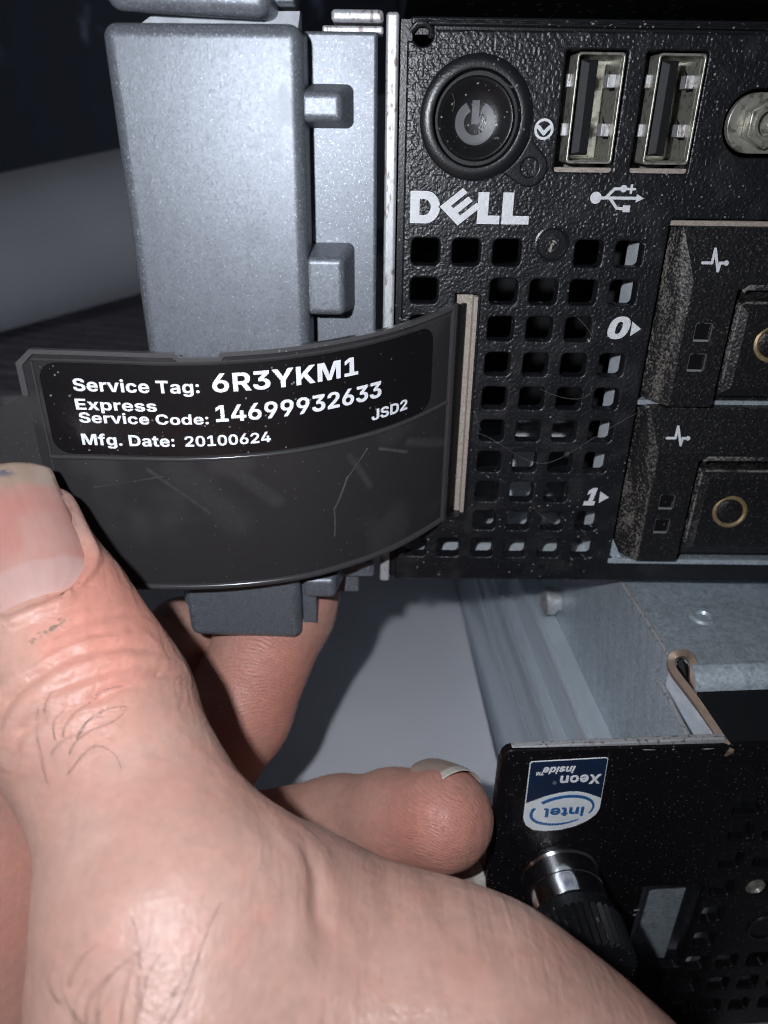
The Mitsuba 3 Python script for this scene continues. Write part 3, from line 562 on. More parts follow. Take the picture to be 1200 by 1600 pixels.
add('ring', low(rev([(3.6, -.1), (3.5, .35), (3.1, .35), (3.0, -.2), (.001, -.2)], (22.4, YF, -56), n=48)), 'black_smooth', 40, W)
add('screw', low(rev([(1.8, -.6), (1.75, .3), (1.3, .55), (1.0, .1), (.001, .0)], (17.6, YF + .4, -44.4), n=32)), 'nickel', 40, W)
# ear sticker
K = W + '__sticker'
outl = np.vstack([[(-26.1, -11.25), (-14.6, -11.05), (-14.25, -11.3), (-14.0, -19.7), (-13.95, -22.2)], [(-14.4, -23.6), (-15.6, -24.9), (-17.4, -26.0), (-19.7, -26.7), (-22.3, -26.85), (-24.3, -26.4), (-25.6, -25.2), (-26.15, -23.7)], [(-26.35, -11.6)]])
so = Polygon(outl).buffer(-.15).buffer(.15)
add('sticker', low(R_front(ext(so, .1), YF)), 'sticker_white', False, W, label='dark blue and white upside-down sticker on the ear')
arcp = [(-26.6, -20.3), (-23.0, -18.6), (-21, -18.05), (-19.4, -17.85), (-18, -17.95), (-16.5, -18.45), (-15.2, -19.1), (-13.5, -20.0)]
blue = so.buffer(-.14).intersection(Polygon(arcp + [(-13, -10), (-28, -10)]))
add('blue_field', low(R_front(ext(blue, .1), YF - .12)), 'navy_print', False, K)
def flip(m, cx, cz):
    m = m.copy(); v = np.array(m.vertices); v[:, 0] = 2 * cx - v[:, 0]; v[:, 1] = 2 * cz - v[:, 1]; m.vertices = v; return m
def ftext(s, xa, xb, zt, zb, shear=0.0, bold=b'Bold'):
    """text turned upside down: it fills x from xa to xb and z from zt (upper in place) to zb"""
    m = text(s, 0, xb - xa, 0, abs(zt - zb), .09, bold, shear); return flip(lift(m, 0), xb / 2, zb / 2) if False else _place(m, xb, zt)
def _place(m, xb, zbase):
    v = np.array(m.vertices); v[:, 0] = xb - v[:, 0]; v[:, 1] = zbase - v[:, 1]; m = m.copy(); m.vertices = v; return m
add('lettering', low(R_front(trimesh.util.concatenate([ftext('Xeon', -21.3, -14.9, -14.35, -16.3), ftext('inside', -24.1, -19.2, -12.35, -13.75, .2), ftext('TM', -25.2, -24.05, -13.3, -13.95)]), YF - .26)), 'label_white', False, K)
ring_ = Point(-22.1, -14.0 - 1.75).buffer(.3).difference(Point(-22.1, -15.75).buffer(.2))
add('registered_mark', low(R_front(ext(ring_, .09), YF - .26)), 'grey_print', False, K)
def ell(a0, a1, w0, w1, n=40):
    a = np.radians(np.linspace(a0, a1, n)); w = np.interp(np.linspace(0, 1, n), [0, .5, 1], [w0, max(w0, w1), w1]) / 2
    c, s_ = np.cos(a), np.sin(a); ph = math.radians(10)
    def e(k):
        x, z = (5.0 + k) * c, (3.05 + k) * s_
        return np.c_[-20.05 + x * math.cos(ph) - z * math.sin(ph), -22.15 + x * math.sin(ph) + z * math.cos(ph)]
    return Polygon(np.vstack([e(w), e(-w)[::-1]])).buffer(0)
swoosh = unary_union([ell(-32, 128, .22, .55), ell(150, 300, .5, .16)])
add('lettering', low(R_front(trimesh.util.concatenate([ftext('intel', -23.0, -16.5, -21.55, -23.5), ext(swoosh, .09)]), YF - .14)), 'intel_blue', False, K)
# thumbscrew
TS = W + '__thumbscrew'
c = (-18.6, YF, -37.6)
add('thumbscrew', low(rev([(6.55, 0), (6.6, .5), (6.35, .9), (6.3, 3.9), (6.15, 4.0), (6.15, 4.25), (6.3, 4.35), (6.3, 7.4), (6.0, 7.6), (.001, 7.6)], c, n=96)), 'chrome', 25, W, label='polished metal thumbscrew collar')
kp = Polygon([((7.05 + (.28 if k % 2 else -.28)) * math.cos(k * math.pi / 40), (7.05 + (.28 if k % 2 else -.28)) * math.sin(k * math.pi / 40)) for k in range(80)])
kn = R_front(plate(affinity.translate(kp, c[0], c[2]), 6.5, .35), YF - 16.5)
add('knob', low([kn, rev([(6.2, 7.5), (6.8, 8.2), (6.9, 10.2), (6.0, 10.3)], c, n=80)]), 'black_smooth', 25, TS, label='black ribbed knob of the thumbscrew')

# slide rail
RL = thing('slide_rail', 'galvanised grooved slide rail along the left side of the lower server', 'rail')
pr_ = [(-.5, -34.2), (-4.3, -34.6), (-5.2, -35.2), (-5.6, -36.4), (-4.2, -37.8), (-4.4, -44), (-4.6, -46.8), (-6.9, -47.1), (-7.1, -48.2), (-4.6, -49.6), (-4.8, -51.6), (-6.6, -52), (-7.6, -54), (-7.8, -66), (-9.8, -70), (-11.6, -77), (-12.0, -84), (-11.0, -84), (-10.6, -77), (-.5, -60)]
m = trimesh.creation.extrude_polygon(Polygon(pr_), 190, engine='earcut'); v = np.asarray(m.vertices); m.vertices = np.c_[v[:, 0], v[:, 2] - 9.0, v[:, 1]]
add('channel', low(m), 'rail_zinc', 25, RL)
for q_, r_ in (((-5.3, -35.0), .55), ((-7.0, -47.6), .6), ((-8.0, -60), .5), ((-11.9, -81), .5)):
    add('bead', low(tube([(q_[0], -8.5, q_[1]), (q_[0], 60, q_[1]), (q_[0], 180, q_[1])], r_, 8)), 'rail_zinc', 40, RL)
BO = RL + '__bolt'
c = np.array([-.4, 56, -29.6])
hexp = Polygon([(3.6 * math.cos(math.radians(60 * k)), 3.6 * math.sin(math.radians(60 * k))) for k in range(6)])
hb = plate(hexp, 2.6, .35); v = np.asarray(hb.vertices); hb.vertices = np.c_[c[0] - 1.2 - 2.6 - v[:, 2] * 1.0 - 0, c[1] + v[:, 0], c[2] + v[:, 1]]; hb.invert()
add('bolt', low([hb, rev([(0, 0), (2.4, 0), (2.4, 2.4), (0, 2.4)], c, (-1, 0, 0), 24)]), 'bare_edge', 35, RL)

# lint
scene['lint'] = two(pr((.17, .165, .16), 0.6))
LINT = [
 ([(13.43, -0.75, 29.11), (18.97, -0.75, 26.11), (24.46, -0.75, 23.73), (29.95, -0.75, 26.24), (39.08, -0.75, 32.76)], 'long pale lint fibre sagging across the grille'),
 ([(23.02, -0.75, 36.77), (25.94, -0.75, 35.53), (29.59, -0.75, 35.14), (31.26, -0.75, 37.19)], 'short curved lint fibre above the long one on the grille'),
 ([(27.45, -0.75, 48.08), (29.13, -0.75, 46.54), (30.36, -0.75, 44.88)], 'small lint fibre hooked over a hole beside the number 0'),
 ([(6.66, -0.75, 77.6), (7.06, -0.75, 76.55), (6.78, -0.75, 75.41)], 'tiny lint fibre curling on the power button'),
 ([(24.12, -0.75, 15.75), (25.66, -0.75, 13.9), (27.71, -0.75, 12.65)], 'small lint fibre at the lower middle of the grille'),
 ([(12.84, -0.75, 33.09), (13.41, -0.75, 30.9), (14.13, -0.75, 29.57)], 'small lint fibre against the slot edge of the tag'),
] 
for pts_, lb in LINT:
    u_ = np.linspace(0, len(pts_) - 1, 24)
    add('lint_fibre', tube(CubicSpline(np.arange(len(pts_)), np.array(pts_))(u_), .022, 5), 'lint', True, label=lb, cat='lint')

# ------------------------------------------------------------------ the hand
HAND = {
 'thumb': [(-50.1, -31.3, 25.3, 8.8), (-43.7, -39.5, 17.2, 9.9), (-36.8, -46.6, 10.2, 10.8), (-28.2, -57.6, 4.5, 9.6), (-22.3, -67.4, 0.9, 12.7), (-19.9, -76.1, -5.0, 14.8)],
 'back': [(-10.7, -65.1, -9.8, 14.0), (6.6, -74.6, -12.7, 15.9), (17.3, -81.7, -17.5, 16.0), (30.9, -90.0, -24.6, 17.0)],
 'index': [(-49.8, -28.9, -53.2, 10.0), (-28.4, -10.8, -22.6, 9.8), (-20.1, -0.8, -5.5, 9.6), (-15.9, 4.1, 1.7, 7.6)],
 'middle': [(-32.4, -24.1, -43.7, 8.9), (-9.0, -23.7, -36.3, 7.7), (0.5, -28.2, -29.7, 7.6), (8.2, -33.1, -23.9, 8.0)],
 'ring': [(-27.2, -26.4, -56.7, 9.0), (-5.6, -25.7, -50.9, 8.3), (12.3, -26.2, -43.0, 7.7)],
 'curled': [(-55.8, -15.5, -40.6, 9.0), (-44.5, -2.7, -20.2, 8.4), (-40.2, 0.8, -13.6, 7.2)],
 'palm': [(-66.2, -41.2, -16.5, 14.5), (-36.8, -42.9, -45.3, 16.0), (-0.8, -55.5, -56.1, 20.0)],
 'heel': [(-65.7, -42.6, -14.8, 14.5), (-58.4, -65.4, -43.2, 16.5)],
}
def chain(P, pts, k=3.0):
    pts = np.array(pts, np.float32); d = None
    for a_, b_ in zip(pts[:-1], pts[1:]):
        A, B = a_[:3], b_[:3]; ab = B - A; q_ = P - A
        h = np.clip((q_ @ ab) / (ab @ ab), 0, 1)
        s_ = np.linalg.norm(q_ - h[:, None] * ab, axis=1) - (a_[3] + (b_[3] - a_[3]) * h)
        d = s_ if d is None else smin(d, s_, k)
    return d
def smin(a_, b_, k):
    h = np.maximum(k - np.abs(a_ - b_), 0) / k
    return np.minimum(a_, b_) - h * h * k * 0.25
def sdf(P):
    P = np.asarray(P, np.float32)
    f = chain(P, HAND['index'], 2.5)
    f = smin(f, chain(P, HAND['middle'], 2.5), 2.0)
    f = smin(f, chain(P, HAND['ring'], 2.5), 1.2)
    f = smin(f, chain(P, HAND['curled'], 2.5), 1.0)
    f = smin(f, chain(P, HAND['palm'], 8.0), 7.0)
    f = smin(f, chain(P, HAND['heel'], 8.0), 8.0)
    b_ = smin(chain(P, HAND['thumb'], 6.0), chain(P, HAND['back'], 8.0), 9.0)
    return smin(f, b_, 3.0)
def surface(fn, lo, hi, h):
    """Surface nets on a grid of step h, refined from a coarse pass."""
    lo = np.array(lo, float); n = np.ceil((np.array(hi) - lo) / (4 * h)).astype(int)
    gc = np.stack(np.meshgrid(*[np.arange(k + 1) for k in n], indexing='ij'), -1).reshape(-1, 3)
    D = fn(lo + gc * 4 * h).reshape(n + 1)
    N = 4 * n + 1
    from scipy.ndimage import zoom
    big = np.repeat(np.repeat(np.repeat(D, 4, 0), 4, 1), 4, 2)[:N[0], :N[1], :N[2]].astype(np.float32)
    near = np.argwhere(np.abs(D) < 7.5 * h)
    off = np.stack(np.meshgrid(*[np.arange(-2, 3)] * 3, indexing='ij'), -1).reshape(-1, 3)
    idx = (near[:, None] * 4 + off[None]).reshape(-1, 3)
    idx = idx[((idx >= 0) & (idx < N)).all(1)]
    flat = np.unique(np.ravel_multi_index(idx.T, N)); idx = np.array(np.unravel_index(flat, N)).T
    for i in range(0, len(idx), 400000):
        j = idx[i:i + 400000]; big[j[:, 0], j[:, 1], j[:, 2]] = fn(lo + j * h)
    ins = big < 0
    c8 = sum(ins[a_:N[0] - 1 + a_, b_:N[1] - 1 + b_, c_:N[2] - 1 + c_].astype(np.int8) for a_, b_, c_ in np.ndindex(2, 2, 2))
    cells = np.argwhere((c8 > 0) & (c8 < 8)); cid = np.full(N - 1, -1, np.int64); cid[tuple(cells.T)] = np.arange(len(cells))
    acc, cnt = np.zeros((len(cells), 3)), np.zeros(len(cells))
    cor = np.array(list(np.ndindex(2, 2, 2)))
    val = np.stack([big[tuple((cells + c_).T)] for c_ in cor], 1)
    for i in range(8):
        for j in range(i + 1, 8):
            if np.abs(cor[i] - cor[j]).sum() != 1: continue
            a_, b_ = val[:, i], val[:, j]; m_ = (a_ < 0) != (b_ < 0)
            t_ = np.where(m_, a_ / np.where(m_, a_ - b_, 1), 0)
            acc += np.where(m_[:, None], cor[i] + t_[:, None] * (cor[j] - cor[i]), 0); cnt += m_
    V = lo + (cells + acc / cnt[:, None]) * h
    F = []
    for ax_ in range(3):
        sl0 = [slice(1, -1)] * 3; sl0[ax_] = slice(0, -1); sl1 = [slice(1, -1)] * 3; sl1[ax_] = slice(1, None)
        e = np.argwhere(ins[tuple(sl0)] != ins[tuple(sl1)]) + np.array([0 if k == ax_ else 1 for k in range(3)])
        u_, w_ = [(1, 2), (2, 0), (0, 1)][ax_]
        du, dw = np.eye(3, dtype=int)[u_], np.eye(3, dtype=int)[w_]
        q_ = np.stack([cid[tuple((e - o_).T)] for o_ in (du + dw, dw, 0 * du, du)], 1)
        fl = ins[tuple(e.T)]
        q_ = np.where(fl[:, None], q_, q_[:, ::-1])
        q_ = q_[(q_ >= 0).all(1)]
        F += [q_[:, [0, 1, 2]], q_[:, [0, 2, 3]]]
    return V, np.vstack(F)
HV, HF = surface(sdf, (-100, -108, -92), (72, 24, 42), 0.45)
hm = trimesh.Trimesh(HV, HF, process=False)
trimesh.smoothing.filter_taubin(hm, iterations=8)
HV = np.array(hm.vertices); HN = np.array(hm.vertex_normals)

# thumb frame: axis towards the tip, normal towards the viewer
t0, t1 = np.array(HAND['thumb'][0][:3]), np.array(HAND['thumb'][1][:3])
e1 = (t0 - t1) / np.linalg.norm(t0 - t1); nn = (CAM - t0); nn -= (nn @ e1) * e1; nn /= np.linalg.norm(nn); e2 = np.cross(e1, nn)
# e2 points to the image's left or right; make it right
if e2 @ RIGHT < 0: e2 = -e2
A0, A1, NR = -13.6, 7.9, 10.8
def nail_half(a_):                                      # half width of the nail from base (0) to free edge (1)
    return 7.7 * np.where(a_ < .3, np.sqrt(np.clip(1 - ((.3 - a_) / .315) ** 2, 0, 1)), 1 + .05 * (a_ - .3))
q_ = HV - t0; ua, ub, uc = q_ @ e1, q_ @ e2, q_ @ nn
def ridge_height(a_):
    m_ = (np.abs(ub + .3) < .5) & (np.abs(ua - a_) < .6) & (uc > 0); return uc[m_].mean()
ha, hb = ridge_height(-10.5), ridge_height(0.5)
def nail_height(a_, b_):
    return ha + (hb - ha) * (a_ + 10.5) / 11 - .35 - .012 * np.maximum(a_ - 1, 0) ** 2 + np.sqrt(np.maximum(NR ** 2 - (b_ + .3) ** 2, 1)) - NR
smo = lambda a_, b_, x: (lambda t_: t_ * t_ * (3 - 2 * t_))(np.clip((x - a_) / (b_ - a_), 0, 1))
al = (ua - A0) / (A1 - A0)
hw = nail_half(np.clip(al, 0.0, 1.2))
sd = np.where(ua < A0, np.hypot(A0 - ua, np.maximum(np.abs(ub + .3) - 3, 0)), np.abs(ub + .3) - hw)
onT = (uc > 0) & (np.abs(ub) < 13) & (ua > -18) & (ua < 12)
under = np.minimum(nail_height(ua, ub) - .25 - uc, 0)
disp = np.where(onT, under * (1 - smo(-.3, .35, sd)) + .6 * np.exp(-((sd - .75) / .7) ** 2) * (1 - smo(3, 7, ua)), 0)
def near_poly(P, poly):
    best = np.full(len(P), 1e9)
    for a_, b_ in zip(poly[:-1], poly[1:]):
        ab = b_ - a_; h = np.clip(((P - a_) @ ab) / (ab @ ab), 0, 1); best = np.minimum(best, np.linalg.norm(P - a_ - h[:, None] * ab, axis=1))
    return best
CREASES = [
 ( [(-42.8, -54.6, 16.9), (-41.3, -53.7, 18.9), (-38.6, -52.3, 20.8), (-35.7, -50.3, 21.6), (-32.6, -48.4, 21.2), (-29.4, -45.9, 19.5)] , 1.15 , 0.62 ),
 ( [(-35.2, -55.0, 18.3), (-32.4, -53.8, 19.1), (-30.0, -51.7, 18.9), (-27.6, -48.5, 17.8), (-25.8, -45.0, 15.2)] , 0.75 , 0.55 ),
 ( [(-40.7, -57.2, 14.6), (-39.5, -56.2, 16.8), (-37.4, -55.6, 17.9), (-35.2, -55.0, 18.3)] , 1.0 , 0.62 ),
 ( [(-10.5, -62.4, 8.2), (-9.4, -63.9, 7.7), (-8.5, -66.1, 7.2), (-8.1, -69.1, 6.8), (-7.0, -72.6, 5.7)] , 0.55 , 1.0 ),
 ( [(-2.4, -58.2, -0.1), (-1.3, -64.6, 3.3), (-0.2, -69.6, 4.4)] , 0.22 , 1.2 ),
 ( [(3.7, -61.2, 0.7), (4.5, -67.0, 3.8), (4.9, -71.6, 4.9)] , 0.2 , 1.2 ),
 ( [(9.0, -66.3, 2.9), (9.8, -71.2, 4.4), (10.0, -76.0, 4.6)] , 0.2 , 1.2 ),
 ( [(-38.8, -49.5, 23.4), (-36.1, -47.1, 23.8), (-32.5, -43.4, 22.4), (-30.8, -39.0, 19.3)] , 0.24 , 0.5 ),
 ( [(-41.3, -52.9, 20.8), (-37.7, -50.6, 23.0), (-34.4, -48.1, 23.1), (-31.3, -45.3, 21.6)] , 0.26 , 0.5 ),
 ( [(-37.9, -54.8, 20.0), (-34.5, -52.8, 20.8), (-31.1, -50.7, 20.5), (-27.7, -47.6, 18.8)] , 0.26 , 0.5 ),
 ( [(-38.8, -55.9, 17.0), (-36.0, -55.6, 18.1)] , 0.2 , 0.6 ),
 ( [(-15.9, -58.5, 10.3), (-13.2, -63.0, 10.8), (-11.4, -67.0, 10.3)] , 0.15 , 1.5 ),
#CR
]
for poly, depth, width in CREASES:
    d_ = near_poly(HV, np.array(poly, float)); depth = depth * smo(0, 3.2, np.minimum(np.linalg.norm(HV - poly[0], axis=1), np.linalg.norm(HV - poly[-1], axis=1))); disp += -depth * np.exp(-(d_ / width) ** 2) + depth * .28 * np.exp(-((d_ - 2.4 * width) / (1.4 * width)) ** 2)
disp += .22 * (meshkit.fbm(HV * .16, 3, 5) - .5) + .12 * (meshkit.fbm(HV * .5, 3, 9) - .5)
HV = HV + HN * disp[:, None]

def prints(x, y, z):
    def ball(cx, cy, cz, r): return 1 - sstep(r * .6, r, dr.sqrt(dr.square(x - cx) + dr.square(y - cy) + dr.square(z - cz)))
    warp = 1.6 * noise(x * .25, y * .25, z * .25) + .22 * noise(x * 1.4, y * 1.4, z * 1.4)
    pad1 = ball(8.2, -38.9, -17.7, 10.5) * dr.sin((z * .9 + .05 * dr.square(x - 4.2) + y * .35 + warp) * 12.5)
    pad2 = ball(-21.2, -16.2, -13.5, 14) * dr.sin((z * .85 + .035 * dr.square(x - -25.2) + y * .2 + warp) * 11.5)
    return (pad1 + pad2) * sstep(.25, .6, noise(x * .9, y * .9, z * 2.2))
INK = [(-40.3, -50.0, 23.3), (-39.4, -49.1, 23.8), (-38.8, -48.8, 23.9), (-37.5, -47.2, 24.5)]
def skin_col(p, n, uv):
    x, y, z = p.x * 1000, p.y * 1000, p.z * 1000
    a_ = fbm(x * .09, y * .09, z * .09, 3); b_ = fbm(x * .7, y * .7, z * .7, 3)
    c_ = mix((.435, .252, .20), (.48, .292, .235), sstep(.35, .65, a_))
    red = sstep(.46, .72, fbm(x * .16 + 9, y * .16, z * .16, 4)) * .20 + .12 * sstep(.5, .7, fbm(x * .5, y * .5 + 4, z * .5, 3))
    def blob(c, r): return dr.exp(-(dr.square(x - c[0]) + dr.square(y - c[1]) + dr.square(z - c[2])) / (r * r))
    red = red + .95 * blob((-21.2, -16.2, -13.5), 13) + .7 * blob((8.2, -38.9, -17.7), 10) + .5 * blob((0.8, -35.9, -25.0), 9) + .9 * blob((-33.1, -40.5, 24.2), 8) + .6 * blob((-33.0, -49.8, 23.7), 8)
    red = red + .6 * blob((-49.3, -55.7, -13.7), 14)
    c_ = mix(c_, (.60, .25, .19), dr.clip(red, 0, .9))
    ink = mi.Float(0)
    for a0_, b0_ in zip(INK[0::2], INK[1::2]):
        ab = [b0_[k] - a0_[k] for k in range(3)]; l2 = sum(v_ * v_ for v_ in ab)
        h = dr.clip(((x - a0_[0]) * ab[0] + (y - a0_[1]) * ab[1] + (z - a0_[2]) * ab[2]) / l2, 0, 1)
        d_ = dr.sqrt(dr.square(x - a0_[0] - h * ab[0]) + dr.square(y - a0_[1] - h * ab[1]) + dr.square(z - a0_[2] - h * ab[2]))
        ink = dr.maximum(ink, (1 - sstep(.15, .5, d_)) * sstep(.3, .6, noise(x * 2.5, y * 2.5, z * 2.5)))
    c_ = mix(c_, (.11, .115, .075), ink * .75) * (1 + .07 * prints(x, y, z))
    return c_ * (.86 + .20 * b_ + .08 * noise(x * 2.2, y * 2.2, z * 2.2))
def skin_bump(p, n, uv):
    x, y, z = p.x * 1000, p.y * 1000, p.z * 1000
    d1, d2, w = vor(x * 1.5 + .4 * noise(x * 2, z * 2, y * 2), z * 1.5 + y * .8)
    h = (d2 - d1) * .6 + .8 * noise(x * 1.1, y * 1.1, z * 2.0) + .3 * noise(x * 5, y * 5, z * 5)
    r_ = prints(x, y, z)
    arm = sstep(-16, -6, x) * (noise(x * 1.25 + .5 * noise(x * .3, z * .3), z * .12 + y * .12, 3) + .5 * noise(x * 2.7, z * .2 + y * .2, 8))
    th = (1 - sstep(-27, -20, x)) * sstep(6, 11, z) * (noise((y * -.45 + z * .55 - x * .5) * 1.35, (x + z) * .16, 5) + .5 * noise((y * -.45 + z * .55 - x * .5) * 3.1, (x + z) * .3, 9))
    return h * 7.5e-5 + r_ * 2.4e-5 + arm * 6.5e-5 + th * 8e-5
scene['skin'] = two(bump(pr(mikit.proc(skin_col), 0.46, 0.0, 0.42, flatness=0.2), skin_bump))
HK = add('hand', trimesh.Trimesh(HV, HF, process=False), 'skin', True, label='bare hand pinching the pull-out tag between thumb and fingers', cat='hand')

def patch(fn, outline_half, a0, a1, na=40, nb=28, th=.3):
    """nail plate: fn(a, b) -> point; b runs over +-outline_half(t)"""
    t_ = np.linspace(0, 1, na); A = a0 + (a1 - a0) * t_; W_ = outline_half(t_)
    bb = np.linspace(-1, 1, nb)
    aa = np.repeat(A[:, None], nb, 1); bv = W_[:, None] * bb[None]
    aa = aa - (aa > a1 - 3) * 0 - 1.1 * (np.abs(bb) ** 3)[None] * smo(.75, 1, t_)[:, None]
    P = fn(aa, bv); uvs = np.stack([np.repeat(t_[:, None], nb, 1), np.repeat(bb[None] * .5 + .5, na, 0)], -1).reshape(-1, 2)
    du, dv = np.gradient(P, axis=0), np.gradient(P, axis=1); n_ = np.cross(du, dv); n_ /= np.maximum(np.linalg.norm(n_, axis=-1, keepdims=True), 1e-9)
    P2 = P - th * n_ * (1 if (n_.reshape(-1, 3) @ (CAM - P.reshape(-1, 3).mean(0))).mean() > 0 else -1)
    V = np.vstack([P.reshape(-1, 3), P2.reshape(-1, 3)]); k = na * nb
    i, j = np.meshgrid(np.arange(na - 1), np.arange(nb - 1), indexing='ij'); o = (i * nb + j).ravel()
    F = np.vstack([np.c_[o, o + nb, o + nb + 1], np.c_[o, o + nb + 1, o + 1], np.c_[o + k, o + nb + 1 + k, o + nb + k], np.c_[o + k, o + 1 + k, o + nb + 1 + k]])
    rim = np.r_[np.arange(nb), (np.arange(1, na) + 1) * nb - 1, (na - 1) * nb + np.arange(nb - 2, -1, -1), np.arange(na - 2, 0, -1) * nb]
    r2 = np.roll(rim, -1); F = np.vstack([F, np.c_[rim, r2, r2 + k], np.c_[rim, r2 + k, rim + k]])
    return trimesh.Trimesh(V, F, process=False), np.vstack([uvs, uvs])
def thumb_nail(p, n, uv):
    t_, b_ = uv.x, uv.y * 2 - 1
    streak = noise(b_ * 9, t_ * 1.2) * .6 + .4 * noise(b_ * 24 + 3, t_ * 2)
    c_ = mix((.44, .205, .17), (.46, .262, .222), sstep(.3, .7, fbm(b_ * 2 + 2, t_ * 4, 1.5, 3)))
    c_ = mix(c_, (.46, .20, .165), .8 * dr.exp(-dr.square((b_ - .35) / .4) - dr.square((t_ - .66) / .09)))
    lun = 1 - sstep(.18, .225, t_ - .07 * dr.cos(b_ * 1.5) + .02 * noise(b_ * 5, 3))
    c_ = mix(c_, (.50, .37, .345), lun * .42)
    free = sstep(.77, .87, t_ + .03 * dr.square(b_) + .02 * noise(b_ * 6, 1))
    c_ = mix(c_, (.36, .28, .21), free * .8)
    grime = sstep(.86, .92, t_) * sstep(.42, .62, fbm(b_ * 5, t_ * 14, 4, 3)) * (1 - sstep(.3, .6, b_))
    c_ = mix(c_, (.10, .11, .17), grime * .8)
    return c_ * (.93 + .13 * streak)
scene['thumbnail_plate'] = two(bump(pr(mikit.proc(thumb_nail), 0.26), lambda p, n, uv: noise(uv.y * 46, uv.x * 2) * 2.2e-5))
pm, puv = patch(lambda a_, b_: t0 + a_[..., None] * e1 + (b_ - .3)[..., None] * e2 + (nail_height(a_, b_ - .3) - .7 * np.exp(-(a_ - A0) / 1.1) - .35 * np.exp(-(7.9 - np.abs(b_)) / .6) * (a_ < 5))[..., None] * nn, nail_half, A0 + .15, A1)
add('thumbnail', pm, 'thumbnail_plate', True, HK, uv=puv, label='broad thumbnail with pale half moon and grimy free edge')
scene['fingernail_plate'] = two(pr(mikit.proc(lambda p, n, uv: mix((.40, .30, .25), (.60, .56, .50), sstep(.78, .86, uv.x)) * (.85 + .25 * noise(uv.y * 30, uv.x * 3))), 0.35))
def finger_nail(name, base, tip, up, lift_, half, a0, a1, curv, label):
    base, tip, up = (np.array(v_, float) for v_ in (base, tip, up))
    ex = tip - base; ex /= np.linalg.norm(ex); nz = up - (up @ ex) * ex; nz /= np.linalg.norm(nz); ey = np.cross(ex, nz)
    fn = lambda a_, b_: tip + a_[..., None] * ex + b_[..., None] * ey + (lift_ - .05 * np.maximum(-a_, 0) - .02 * np.maximum(a_, 0) ** 2 - .9 * np.exp(-(a_ - a0) / 1.4) - .5 * np.exp(-(half - np.abs(b_)) / .5) * (a_ < 0) + np.sqrt(curv ** 2 - b_ ** 2) - curv)[..., None] * nz
    pm_, puv_ = patch(fn, lambda t_: half * np.where(t_ < .3, np.sqrt(np.clip(1 - ((.3 - t_) / .32) ** 2, 0, 1)), 1), a0, a1, 30, 24, .16)
    add(name, pm_, 'fingernail_plate', True, HK, uv=puv_, label=label)
UPI = -DOWN
mt = np.array(HAND['middle'][3][:3]) + .9 * RIGHT - .3 * DOWN
finger_nail('fingernail', mt - (.52 * RIGHT - .80 * FWD), mt, UPI + .2 * RIGHT, 8.2, 5.0, -7.5, 2.3, 5.5, 'pale fingernail of the upper finger, its free edge turned to the viewer')
finger_nail('fingernail', HAND['ring'][1][:3], HAND['ring'][2][:3], -FWD + .3 * UPI + .5 * RIGHT, 7.5, 4.8, -5, 5.5, 6.5, 'shiny fingernail half hidden behind the black ear')
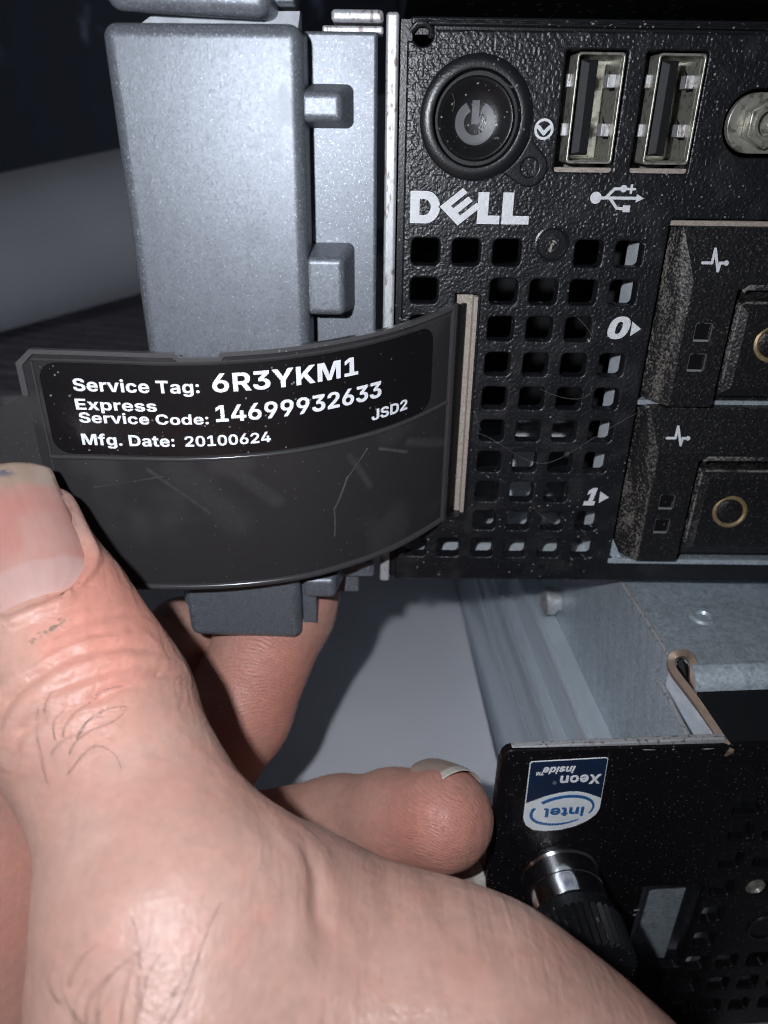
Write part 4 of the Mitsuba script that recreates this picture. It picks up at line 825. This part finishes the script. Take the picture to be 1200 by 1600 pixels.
# hairs
def sgrad(P, e=.25):
    return np.stack([sdf(P + np.eye(3)[k] * e) - sdf(P - np.eye(3)[k] * e) for k in range(3)], 1) / (2 * e)
HAIRS = [
 [(-37.9, -54.5, 20.0), (-37.4, -57.3, 17.3), (-35.6, -60.6, 14.0)],
 [(-36.8, -54.1, 20.3), (-37.1, -55.8, 18.9)],
 [(-35.1, -55.6, 19.0), (-35.8, -56.5, 18.4), (-35.5, -57.7, 16.9)],
 [(-32.6, -54.5, 19.2), (-34.3, -56.3, 18.5), (-34.7, -57.6, 17.1)],
 [(-29.2, -54.0, 18.1), (-31.4, -55.2, 18.4), (-32.8, -56.6, 17.9), (-33.2, -57.8, 17.0)],
 [(-29.2, -54.1, 18.0), (-30.5, -56.2, 17.6), (-32.4, -57.2, 17.3), (-33.7, -59.0, 16.1)],
 [(-33.0, -57.3, 17.4), (-34.7, -57.9, 16.8), (-35.6, -58.7, 15.8)],
 [(-28.2, -60.4, 15.6), (-29.5, -58.8, 16.3), (-31.0, -58.4, 16.6), (-32.0, -58.9, 16.4), (-33.4, -60.5, 15.0)],
 [(-31.1, -55.5, 18.1), (-32.4, -56.2, 18.1), (-33.0, -57.3, 17.4)],
 [(-30.0, -52.1, 19.2), (-31.4, -53.1, 19.5), (-32.6, -54.3, 19.3)],
 [(-15.9, -72.5, 12.5), (-16.7, -74.1, 12.2), (-17.5, -76.8, 11.1), (-18.0, -78.9, 10.1), (-19.0, -81.0, 9.0)],
 [(-23.3, -74.3, 13.3), (-22.3, -75.8, 12.4), (-21.7, -77.9, 11.2), (-21.5, -80.8, 9.3)],
 [(-25.6, -75.8, 11.9), (-27.1, -76.8, 10.5), (-27.6, -77.9, 9.4)],
 [(-21.3, -76.0, 12.3), (-23.2, -77.3, 11.4), (-25.3, -78.9, 9.9), (-25.2, -80.7, 8.5)],
 [(-23.9, -77.8, 11.0), (-24.7, -78.9, 10.0), (-24.3, -80.8, 8.7)],
 [(-28.6, -77.3, 9.3), (-27.6, -78.6, 8.8), (-25.6, -80.5, 8.4)],
 [(-18.6, -78.7, 10.3), (-19.2, -80.0, 9.6), (-19.7, -81.0, 9.1)],
 [(-22.0, -76.6, 12.0), (-22.6, -78.6, 10.6), (-22.6, -81.0, 9.0)],
 [(-17.7, -76.8, 11.2), (-18.4, -78.1, 10.6), (-19.0, -79.1, 10.1)],
 [(-29.6, -75.9, 9.6), (-29.6, -77.2, 8.7), (-28.2, -78.7, 8.4)],
 [(-26.2, -78.0, 10.1), (-26.7, -79.1, 9.0), (-26.2, -80.6, 8.1)],
 [(-20.3, -76.8, 11.8), (-21.1, -78.2, 10.9), (-21.2, -80.1, 9.7)],
 [(-23.9, -79.2, 10.0), (-24.6, -80.1, 9.1), (-24.8, -81.0, 8.4)]]
scene['hair_brown'] = two(pr((.085, .052, .038), 0.4))
for pts_ in HAIRS:
    k_ = len(pts_); u_ = np.linspace(0, k_ - 1, 14)
    P = CubicSpline(np.arange(k_), np.array(pts_))(u_) if k_ > 2 else np.array(pts_[0]) + (u_ / (k_ - 1))[:, None] * (np.array(pts_[1]) - pts_[0])
    w_ = u_ / (k_ - 1)
    for _k in range(4):
        g_ = sgrad(P); g_ /= np.linalg.norm(g_, axis=1, keepdims=True)
        P = P - g_ * (sdf(P) - (.15 + .55 * np.sin(w_ * 2.6)))[:, None]
    add('hair', tube(P, np.linspace(.010, .032, 14), 5), 'hair_brown', True, HK)
